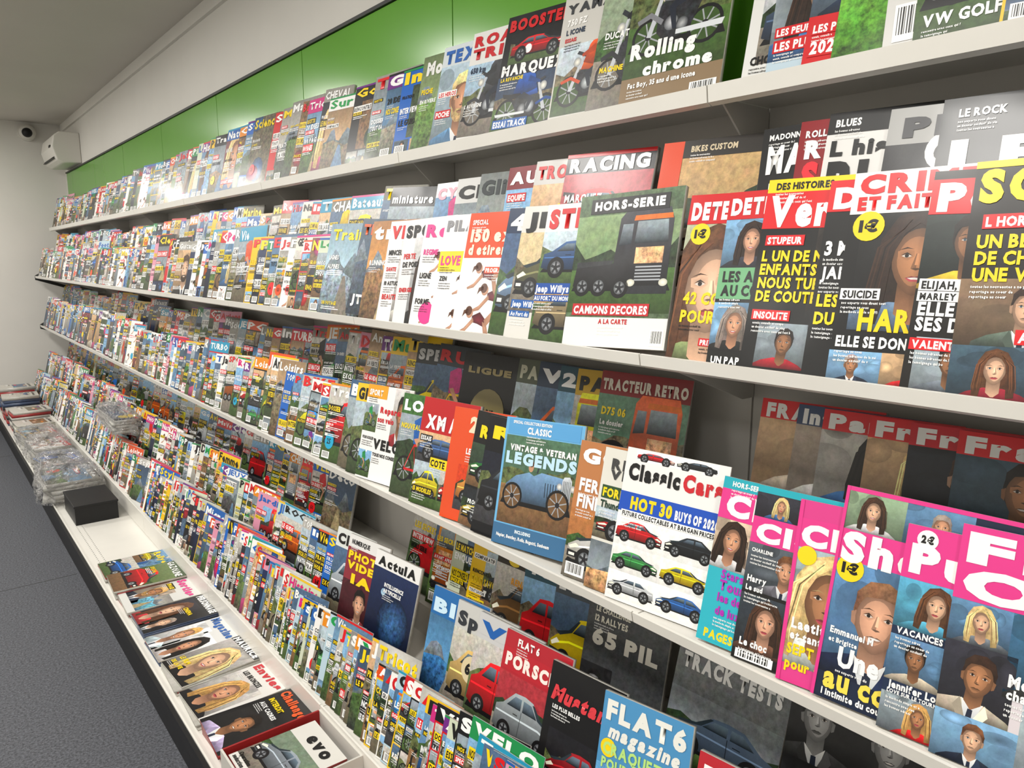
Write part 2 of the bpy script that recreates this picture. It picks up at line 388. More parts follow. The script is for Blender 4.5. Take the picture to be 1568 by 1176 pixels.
            m.poly([q(.07, .87), q(.08, .92), q(.42, .92), q(.43, .87)], 'e0701c', lay+5, .2)
            m.poly([q(.12, .44), q(.12, .6), q(.38, .6), q(.38, .44)], 'e8b080', lay+5, .9)
            for i in range(5): m.poly([q(.12, .27+i*.032), q(.36, .27+i*.032), q(.36, .285+i*.032), q(.12, .285+i*.032)], 'a8acb2', lay+5.5, 0)
            for i in range(6): m.ell(*q(.1+i*.055, 1.0), .018*W, .018*W*m.asp, 'fff4c0', lay+5, 0, b, 6)
            for a in (.09, .39): e = q(a, .25); m.ell(e[0], e[1], .04*W, .03*W*m.asp, 'fcf8e8', lay+6, 0, rim='c0c0b0')
            m.poly([q(.58, .48), q(.6, .44), q(.95, .41), q(.95, .47)], '303236', lay+5, .4)
            m.poly([q(.05, .14), q(.05, .22), q(.43, .22), q(.43, .14)], '26282c', lay+5.8, .3, b)
            wheel(.49, .2, .085); wheel(.7, .22, .085); wheel(.87, .22, .085)
            if kind == 'tractor': wheel(.75, .33, .2)
        else:
            wheel(.22, .28, .17, thin=True); wheel(.78, .28, .17, thin=True)
            if kind == 'moto':
                m.poly([q(.3, .3), q(.3, .52), q(.42, .62), q(.62, .58), q(.72, .48), q(.62, .26), q(.4, .2)], '2a2c30', lay+9, .9)
                m.ell(*q(.44, .36), .07*W, .07*W*m.asp, 'd0d4d8', lay+9.5, .2, b, rim='505458')
                m.ell(*q(.55, .33), .06*W, .06*W*m.asp, 'b0b4b8', lay+9.5, .2, b, rim='404448')
                m.poly([q(.5, .25), q(.94, .24), q(.96, .29), q(.5, .29)], 'd8dce0', lay+9.6, 0, b)
                m.poly([q(.34, .56), q(.37, .67), q(.44, .72), q(.56, .69), q(.6, .58), q(.48, .54)], sh(c, .7), lay+10, .1, top=sh(c, 1.5))
                m.poly([q(.58, .58), q(.62, .64), q(.74, .61), q(.88, .64), q(.86, .56), q(.7, .52)], '18181a', lay+10, .1)
                m.poly([q(.2, .28), q(.34, .76), q(.37, .75), q(.25, .27)], 'c0c4ca', lay+9, 0)
                m.poly([q(.08, .44), q(.22, .49), q(.36, .4), q(.34, .36), q(.22, .44), q(.1, .4)], sh(c, .9), lay+10, .1)
                m.poly([q(.28, .84), q(.26, .8), q(.44, .70), q(.46, .74)], '30343a', lay+11, 0)
                e = q(.28, .68); m.ell(e[0], e[1], .05*W, .05*W*m.asp, 'fcf8e8', lay+11, 0, rim='909498')
                if rg.random() < .5 or sy >= .99:
                    m.poly([q(.5, .6), q(.36, .66), q(.38, .72), q(.42, .9), q(.52, 1.02), q(.66, .9), q(.72, .62)], sh(c, .6), lay+12, .3, b, top=sh(c, 1.2))
                    m.poly([q(.5, .9), q(.33, .78), q(.34, .74), q(.52, .8)], sh(c, .8), lay+12.5, .2, b)
                    m.poly([q(.55, .62), q(.4, .5), q(.46, .3), q(.5, .3), q(.47, .48), q(.66, .55)], '222834', lay+12.3, .2, b)
                    e = q(.46, 1.05); m.ell(e[0], e[1], .075*W, .08*W*m.asp, 'e8e8e8', lay+13, .2, b, rim='808080')
            else:
                for A in ((.22, .28, .45, .28), (.45, .28, .6, .6), (.6, .6, .36, .58), (.36, .58, .45, .28), (.36, .58, .22, .28), (.6, .6, .78, .28)):
                    m.poly([q(A[0], A[1]-.012), q(A[2], A[3]-.012), q(A[2], A[3]+.018), q(A[0], A[1]+.018)], c, lay+9, 0)
                m.poly([q(.34, .6), q(.3, .88), q(.5, .98), q(.6, .68), q(.52, .62)], rg.choice(BRIGHT), lay+10, .3, b)
                m.poly([q(.34, .66), q(.5, .5), q(.44, .28), q(.48, .28), q(.56, .52), q(.42, .68)], 'c89070', lay+10.5, 0, b)
                e = q(.58, .98); m.ell(e[0], e[1], .06*W, .06*W*m.asp, 'f0f0f0', lay+11, .2, b)
        return
    if kind == 'land':
        s2 = bg or rg.choice(SKY); m.rect(x0, y0, x1, y1, sh(s2, 1.2), lay, .25, top=sh(s2, .75))
        h = rg.uniform(.45, .65)
        pts = [p(0, .2)]+[p(i/10, h+.1*math.sin(i*1.3+h*20)+rg.uniform(-.02, .06)) for i in range(11)]+[p(1, .2)]
        m.poly(pts, sh(rg.choice(['5c7488', '3c5038', '68604c']), .6), lay+1, .6, b, top='8898a8')
        m.poly([p(0, 0), p(0, h-.1), p(.3, h-.05), p(.7, h-.16), p(1, h-.08), p(1, 0)], sh(col or rg.choice(GRD), .7), lay+2, .9, b, top=sh(col or rg.choice(GRD), 1.3))
        m.poly([p(.35, 0), p(.5, h-.14), p(.56, h-.14), p(.75, 0)], rg.choice(['a89870', '6080a0', '7c7468']), lay+3, .5, b)
        return
    if kind == 'planet':
        m.rect(x0, y0, x1, y1, '0a0e1c', lay, .2, top='1c2c54')
        m.ell(*p(.6, .4), .34*W, .34*W*m.asp, col or '3c6ca4', lay+1, .8, b, rim='0c1830'); m.ell(*p(.3, .72), .05*W, .05*W*m.asp, '9cc0dc', lay+2, .6, b)
        return
    if kind == 'body':
        m.rect(x0, y0, x1, y1, bg or 'f2f0ec', lay, .05)
        sk = 'd8a080'; hc = '5a3420'
        def fig(a, d, s_):       # stretching figure: torso, head, raised leg, standing leg, arms
            X, Y = p(a, d); S = s_*W; T = S*m.asp
            P = lambda u, v: (X+u*S, Y+v*T)
            m.poly([P(-.3, .1), P(.0, .22), P(.28, .0), P(.22, -.2), P(-.05, -.12), P(-.3, -.08)], col or '8c2c4c', lay+2, .15, b, rim=sh(col or '8c2c4c', .6))
            m.poly([P(.2, .0), P(.55, .34), P(.85, .75), P(.9, .7), P(.66, .22), P(.3, -.2)], sk, lay+2.2, .05, b, rim=sh(sk, .75))
            m.poly([P(.14, -.05), P(.3, -.5), P(.6, -.85), P(.68, -.8), P(.46, -.42), P(.32, -.1)], sh(sk, .92), lay+2.1, .05, b, rim=sh(sk, .7))
            m.poly([P(-.26, .05), P(-.6, -.3), P(-.85, -.4), P(-.82, -.46), P(-.55, -.4), P(-.2, -.06)], sk, lay+2.2, .05, b, rim=sh(sk, .75))
            m.ell(X-.42*S, Y+.18*T, .14*S, .15*T, sk, lay+2.4, .05, b, rim=sh(sk, .8)); m.ell(X-.47*S, Y+.24*T, .14*S, .14*T, hc, lay+2.5, .3, b)
            m.poly([P(-.5, .3), P(-.68, .25), P(-.72, .05), P(-.62, .15), P(-.48, .18)], hc, lay+2.5, .2, b)
        fig(.45, .8, .36); fig(.6, .5, .38); fig(.42, .18, .38)
        return
    m.rect(x0, y0, x1, y1, bg or rg.choice(SKY+GRD), lay, .8)
    for i in range(4):
        e = p(rg.random(), rg.random()); cc = rg.choice(BRIGHT+CLOTH+SKIN)
        m.ell(e[0], e[1], rg.uniform(.08, .25)*W, rg.uniform(.08, .22)*Hh, sh(cc, 1.1), lay+1+i, .5, b, rim=sh(cc, .6))

def barcode(m, x, y, w=.2, h=.09, lay=26):
    m.rect(x, y, x+w, y+h, 'f6f6f4', lay)
    n = 5 if m.lod == 0 else 13
    for i in range(n):
        a = x+w*.08+i*w*.84/n
        m.rect(a, y+h*.18, a+w*.84/n*(.3+.4*((i*7) % 3)/2), y+h*.92, '141414', lay+1)

def line(m, t, x, y, w, h, col, band=None, lay=30, fill=False, key=None, shear=0):
    if m.lod == 0:
        if band: m.rect(x-.01, y-h*.2, x+w, y+h*1.2, band, lay-2)
        n = max(2, min(5, len(t)//3)); a = x
        for i in range(n):
            ww = w/n*(.6+.3*((i*5+len(t)) % 3)/2)
            m.rect(a, y, a+ww, y+h*.8, col, lay, .15); a += w/n
        return
    X = m.text(t, x, y, w, h, col, lay, fill, key, shear)
    if band: m.rect(x-.015, y-h*.25, x+X+.015, y+h*1.28, band, lay-2)
FINE = ['un dossier exclusif de vingt pages', 'toutes les nouveautes a ne pas manquer', 'rencontre avec ceux qui font bouger', 'nos experts vous disent tout', 'les bonnes adresses de la saison', 'le temoignage qui bouleverse', 'essais, conseils et comparatifs', 'la methode simple et efficace', 'reportage au coeur de la region']
def fine(m, x, y, w, n, col, rg, h=.0125):
    if m.lod == 0: return
    for i in range(n):
        t = rg.choice(FINE)
        if m.lod == 2: m.text(t[:rg.randint(16, 30)], x, y-i*h*1.7, w, h, col, 29, key='l')
        else: m.rect(x, y-i*h*1.7, x+w*rg.uniform(.6, 1), y-i*h*1.7+h*.7, col, 29, .5)

TIT = ['AUTO', 'MOTO', 'Elle', 'GEO', 'Science', 'Maison', 'Cuisine', 'SPORT', 'Jardin', 'RACING', 'Vie', 'Femme', 'PHOTO', 'Avions', 'Histoire', 'Trains', 'Peche', 'CHASSE', 'Maxi', 'Info', 'TOP', 'Golf', 'Rustica', 'Bateaux', 'VELO', 'Guitare', 'JEUX', 'Tele', 'Foot', 'Terre', 'Animaux', 'Sante', 'CHEVAL', 'Surf', 'Tricot', 'Loisirs', 'ROCK', 'Jazz', 'Cles', 'Retro', 'Deco', 'Pilote', 'TURBO', 'Nature', 'BIKE', 'Voyages', 'Style', 'Marine', 'PC', 'Micro']
LIN = ['NOUVEAU', 'DOSSIER', 'LE GUIDE', '20 IDEES', 'EXCLUSIF', 'ESSAI COMPLET', 'HORS SERIE', 'INTERVIEW', 'GRAND JEU', 'LA VERITE', 'NOS CONSEILS', 'SPECIAL ETE', '100 PAGES', 'LE MATCH', 'RECETTES', 'ENQUETE', 'PRATIQUE', 'LES SECRETS', 'TOUT SAVOIR', 'SUR LA ROUTE', 'BIEN CHOISIR', 'COMPARATIF', 'RENCONTRE', 'AVANT APRES']
KINDS = {'auto': ['car', 'moto', 'classic', 'car', 'bike', 'truck', 'land'], 'people': ['woman', 'man', 'woman', 'man', 'kid'], 'mix': ['land', 'woman', 'abs', 'man', 'car', 'abs', 'land', 'body', 'planet', 'bike'], 'nature': ['land', 'land', 'abs', 'woman', 'land', 'abs']}
def random_cover(m, rg, theme='mix', dark=False):
    kd = KINDS[theme]; st = rg.random()
    tb = rg.choice(BRIGHT+['ecebe8']*2)
    fc = 'f0f0ee'
    if st < .62:
        photo(m, rg.choice(kd), (0, 0, 1, 1 if rg.random() < .5 else .84), rg, 2)
        bandt = rg.random() < .45
        if bandt: m.rect(0, .82, 1, 1, tb, 18)
        tc = rg.choice(['f0f0ee', 'f2d20c', 'd8141c', 'f0f0ee']) if not bandt else ('181818' if tb in ('ecebe8', 'e8bc10') else 'f4f4f2')
        if bandt and tb == 'ecebe8': tc = rg.choice(['d8141c', '1560b8', '141414', 'd81c7a', '12964a'])
    elif st < .82:
        bgc = rg.choice(['eceae6', 'eceae6', 'e8bc0c', 'd9d4c8', '1560b8', 'c8141c', '141418', 'b4ccd8', 'd890a8', 'c8d0b8'])
        m.rect(0, 0, 1, 1, bgc, 1); tc = rg.choice(['d8141c', '1560b8', '141414', 'd81c7a', '12964a'])
        fc = '202020'
        if bgc in ('1560b8', 'c8141c', '141418'): tc = rg.choice(['f4f4f2', 'f2d20c']); fc = 'f0f0ee'
        photo(m, rg.choice(kd), (.25 if rg.random() < .5 else .0, .2, 1, .8), rg, 3)
        for i in range(3): photo(m, rg.choice(kd), (.02+i*.33, .02, .32+i*.33, .18), rg, 4)
    else:
        m.rect(0, 0, 1, 1, rg.choice(['141418', 'eceae6', 'c8141c', 'e8bc0c']), 1)
        for i in range(2):
            for j in range(3): photo(m, rg.choice(kd), (.02+i*.49, .02+j*.27, .49+i*.49, .27+j*.27), rg, 3)
        m.rect(0, .83, 1, 1, tb, 18); tc = 'f4f4f2' if tb not in ('ecebe8', 'e8bc10') else 'c81018'
    T = rg.choice(TIT); th = rg.uniform(.09, .14)
    m.text(T, .05, .965-th, .9, th, tc, 31, fill=len(T) > 3 or rg.random() < .6)
    if rg.random() < .4: m.rect(0, .975, 1, 1, rg.choice(BRIGHT), 20)
    y = rg.uniform(.66, .76)
    nl = rg.randint(2, 5) if m.lod else rg.randint(1, 3)
    for i in range(nl):
        h = rg.choice([.025, .035, .05, .065]); wd = rg.uniform(.25, .6)
        band = rg.choice([None, None, None, 'f2d20c', 'd8141c', '141414', 'ecebe8'])
        c = {'f2d20c': '141414', 'd8141c': 'fafafa', '141414': 'f2d20c', 'ecebe8': '141414'}.get(band, rg.choice(['fafafa', 'f2d20c', 'fafafa', '141414']))
        line(m, rg.choice(LIN), .05, y-h, wd, h, c, band)
        if rg.random() < .6: fine(m, .05, y-h-.03, .45, 2, fc, rg); y -= .04
        y -= h+rg.choice([.02, .03, .11])
        if y < .14: break
    if rg.random() < .35:
        bx, by = rg.choice([(.8, .68), (.2, .25), (.78, .2)]); r = rg.uniform(.08, .13)
        m.ell(bx, by, r, r*m.asp, rg.choice(['f2d20c', 'd8141c', '17a0c8', 'e84a10']), 27)
        if m.lod: m.text(rg.choice(['3€', '1€', 'GO', '25', '+']), bx-r*.5, by-r*.3*m.asp, r, r*.7*m.asp, '141414', 32)
    if rg.random() < .5: barcode(m, .05, .03)

def hero_cover(m, sp, rg):
    bg = sp.get('bg', 'f4f3f0')
    m.rect(0, 0, 1, 1, bg, 1, sp.get('bt', 0))
    for q in sp.get('ph', []):
        photo(m, q[0], q[1:5], rg, 3, q[5] if len(q) > 5 else None, q[6] if len(q) > 6 else None, q[7] if len(q) > 7 else None)
    for q in sp.get('R', []): m.rect(*q[:4], q[4], q[5] if len(q) > 5 else 20)
    for q in sp.get('T', []):
        m.text(q[0], q[1], q[2], q[3], q[4], q[5], 31, fill=True, shear=q[6] if len(q) > 6 else 0)
    ys = []
    for q in sp.get('L', []):
        line(m, q[0], q[1], q[2], q[3], q[4], q[5], q[6] if len(q) > 6 else None); ys.append((q[2], q[1]))
    ys.sort()
    for i, (yy, xx) in enumerate(ys):
        low = ys[i-1][0]+.07 if i else .04
        if yy-low > .04: fine(m, xx, yy-.03, .5, min(3, int((yy-low)/.022)), 'f4f4f2' if sum(sh(bg, 1)) < 2.2 or sp.get('ph') and sp['ph'][0][1] == 0 else '202020', rg)
    for q in sp.get('B', []):
        m.ell(q[0], q[1], q[2], q[2]*m.asp, q[3], 26)
        if len(q) > 4: m.text(q[4], q[0]-q[2]*.6, q[1]-q[2]*.35*m.asp, q[2]*1.2, q[2]*.75*m.asp, '141414', 33, fill=True)
    if sp.get('bar'): barcode(m, *sp['bar'])

# ------------------------------------------------------------------ a leaning, shingled row
def frame(theta, lean, roll):
    r = np.array([math.sin(theta), -math.cos(theta), 0.]); b = np.array([math.cos(theta), math.sin(theta), 0.])
    z = np.array([0, 0, 1.])
    u = b*math.sin(lean)+z*math.cos(lean); n = -b*math.cos(lean)+z*math.sin(lean)
    r2 = r*math.cos(roll)+u*math.sin(roll); u2 = -r*math.sin(roll)+u*math.cos(roll)
    return r2, u2, n
def row(name, X, Z, heroes, ystart, yend, smin, smax, seed, lean=14, theta=7, theme='mix', hscale=1, gaps=(), full=.1, themes=None, dense=None):
    rg = random.Random(seed); acc = Acc()
    lean = math.radians(lean); th = math.radians(theta)
    def rnd_items(y0, y1):
        out = []; y = y0; gw, gh = .21, .28; run = 0
        while y > y1:
            if run <= 0: run = rg.randint(2, 7); gw = rg.uniform(.175, .23); gh = rg.uniform(.235, .30)*hscale; sk_ = rg.uniform(.75, 1.25)
            run -= 1
            w = gw+rg.uniform(-.006, .006); h = gh+rg.uniform(-.01, .01)
            st = rg.uniform(smin, smax)*sk_
            if rg.random() < full: st = rg.uniform(.12, w+.02)
            if dense and dense[0] > y > dense[1]: st = rg.uniform(dense[2], dense[3])
            sk = False
            for g0, g1 in gaps:
                if g0 > y > g1: y = g1; sk = True
            if sk: continue
            out.append(dict(y=y, w=w, h=h, st=st)); y -= st
        return out
    if heroes:
        hy = heroes[0]['y']
        a = rnd_items(ystart, hy+smin*.6)
        he = heroes[-1]['y']-heroes[-1].get('st', heroes[-1].get('w', .21)*.5)
        c = rnd_items(he, yend)
        items = a+heroes+c
    else: items = rnd_items(ystart, yend)
    for i, it in enumerate(items):
        nx = items[i-1]['y'] if i else it['y']+.1
        stp = nx-it['y']
        t = max(.001, min(.011, stp*math.sin(th)*math.cos(lean)-.0020))
        w = it.get('w', .212); h = it.get('h', .285)
        roll = math.radians(rg.uniform(-1.2, 1.2)) if rg.random() < .7 else math.radians(rg.uniform(-3, 3))
        r, u, n = frame(th, lean, roll)
        lift = max(0, -w*math.sin(roll))+t*math.sin(lean)
        lod = 2 if it['y'] < 2.2 else 1 if it['y'] < 4.8 else 0
        m = Mag(acc, (X, it['y'], Z+lift+.001), r, u, n, w, h, t, lod)
        if 'T' in it or 'bg' in it or 'ph' in it: hero_cover(m, it, rg)
        else:
            tm = theme
            if themes:
                for yy, tt in themes:
                    if it['y'] < yy: tm = tt
            random_cover(m, rg, tm)
    return acc.obj(name)

W_ = 'f4f4f2'; K = '141414'; RD = 'cc1a20'; YL = 'f2d414'; BL = '1c5ca8'; PK = 'e0388a'; CY = '20b4cc'; OR = 'e2581c'; GN = '3a9a48'
S1 = [
 dict(y=1.90, w=.21, h=.28, T=[('Mouche', .1, .8, .85, .13, 'e8e8e4')], ph=[('land', 0, 0, 1, 1, '5f7f3c', '8ca070')], L=[('PECHE', .06, .6, .4, .05, YL), ('EN RIVIERE', .06, .5, .5, .04, W_)]),
 dict(y=1.80, w=.205, h=.285, T=[('TEX', .06, .83, .6, .12, '2a62b0')], bg='d0d8dc', ph=[('man', 0, 0, 1, .8, '5a88b0', 'a8bcc8')], L=[('LES HEROS', .05, .5, .5, .04, RD, W_), ('POCHE', .05, .3, .4, .05, W_, RD)]),
 dict(y=1.667, w=.215, h=.29, bg='e0dfdc', T=[('ROAD', .05, .87, .85, .09, 'c41a24'), ('TRIP', .05, .75, .7, .09, 'c41a24')], ph=[('moto', .0, .04, 1, .70, '3a3c40', '9cb4c8')], L=[('650 km', .06, .62, .4, .05, '2a3a50'), ('L AUVERGNE', .06, .3, .3, .035, W_)]),
 dict(y=1.5225, w=.22, h=.295, bg='0f1014', T=[('BOOSTER', .05, .87, .9, .09, RD), ('MARQUEZ', .04, .49, .92, .085, W_)], ph=[('moto', .0, .0, 1, .48, '1c4ea0', '283a54'), ('race', .1, .58, .95, .84, 'c0141c', '141418')], L=[('LA REVANCHE', .05, .44, .6, .03, YL), ('ESSAI TRACK', .05, .05, .5, .05, W_, BL)]),
 dict(y=1.305, w=.215, h=.29, bg='c8c6c0', T=[('YAMAHA', .05, .86, .9, .07, '3a3c40')], ph=[('moto', .02, .05, 1, .6, 'e05018', 'b8c4cc')], L=[('750 FZ', .08, .76, .5, .05, W_), ('L ICONE', .08, .69, .4, .04, '2a3a50'), ('ESSAIS', .08, .63, .4, .03, RD)]),
 dict(y=1.185, w=.21, h=.285, T=[('RECONNUE', .05, .88, .9, .07, 'd8c020')], ph=[('moto', 0, 0, 1, .9, '303236', '8a9880')], L=[('DUCATO', .1, .55, .5, .05, W_), ('MACHINE', .1, .3, .5, .04, YL)]),
 dict(y=1.089, w=.225, h=.30, st=.26, bg='b8b0a0', T=[('Rolling', .06, .33, .66, .1, W_), ('chrome', .22, .205, .68, .08, W_)], ph=[('moto', 0, .2, 1, 1.0, '8c8e94', 'd8ccb0')], R=[(0, 0, 1, .21, '8a7458', 2)], L=[('Fat Boy, 35 ans d une icone', .08, .13, .85, .035, W_)], bar=(.72, .02, .25, .07)),
 dict(y=.80, w=.21, h=.285, bg='dcdcd9', T=[('QUE', .06, .84, .5, .1, RD)], ph=[('car', .1, .1, 1, .62, '3a4a60', 'b8bcc0')], L=[('QUEL POT', .06, .7, .6, .035, K), ('CHOISIR', .06, .1, .6, .05, K)]),
 dict(y=.753, w=.21, h=.285, bg='b8ccd8', T=[('Votre', .06, .84, .7, .1, BL)], ph=[('woman', 0, .1, 1, .8)], L=[('LES PEUPLES', .05, .25, .6, .04, W_, RD), ('LES PLUS', .05, .16, .5, .05, W_, RD)], B=[(.25, .72, .16, BL)]),
 dict(y=.688, w=.21, h=.285, bg=RD, T=[('Argent', .06, .84, .8, .1, W_)], ph=[('man', 0, .3, 1, .8, '24344c', '708498')], L=[('LES PORTEURS', .05, .2, .7, .045, W_, RD), ('2026', .05, .08, .5, .07, W_, RD)]),
 dict(y=.638, w=.22, h=.29, ph=[('land', 0, 0, 1, 1, '5c9a30', '88b0d0')], T=[('Jardin', .05, .83, .9, .12, W_)], L=[('LES BONS GESTES', .05, .5, .6, .04, W_)]),
 dict(y=.558, w=.21, h=.285, bg='d4d3d0', T=[('20 Idees', .06, .83, .8, .09, GN)], ph=[('land', .35, .08, 1, .75)], bar=(.06, .05, .25, .2), L=[('BIO', .06, .6, .3, .06, GN)]),
 dict(y=.515, w=.22, h=.285, ph=[('car', 0, 0, 1, .86, 'c8ccd0', '98a8b0')], R=[(0, .82, 1, 1, 'f2c40c')], T=[('Evasion', .05, .85, .9, .11, K)], L=[('VW GOLF', .05, .1, .5, .06, W_)]),
]
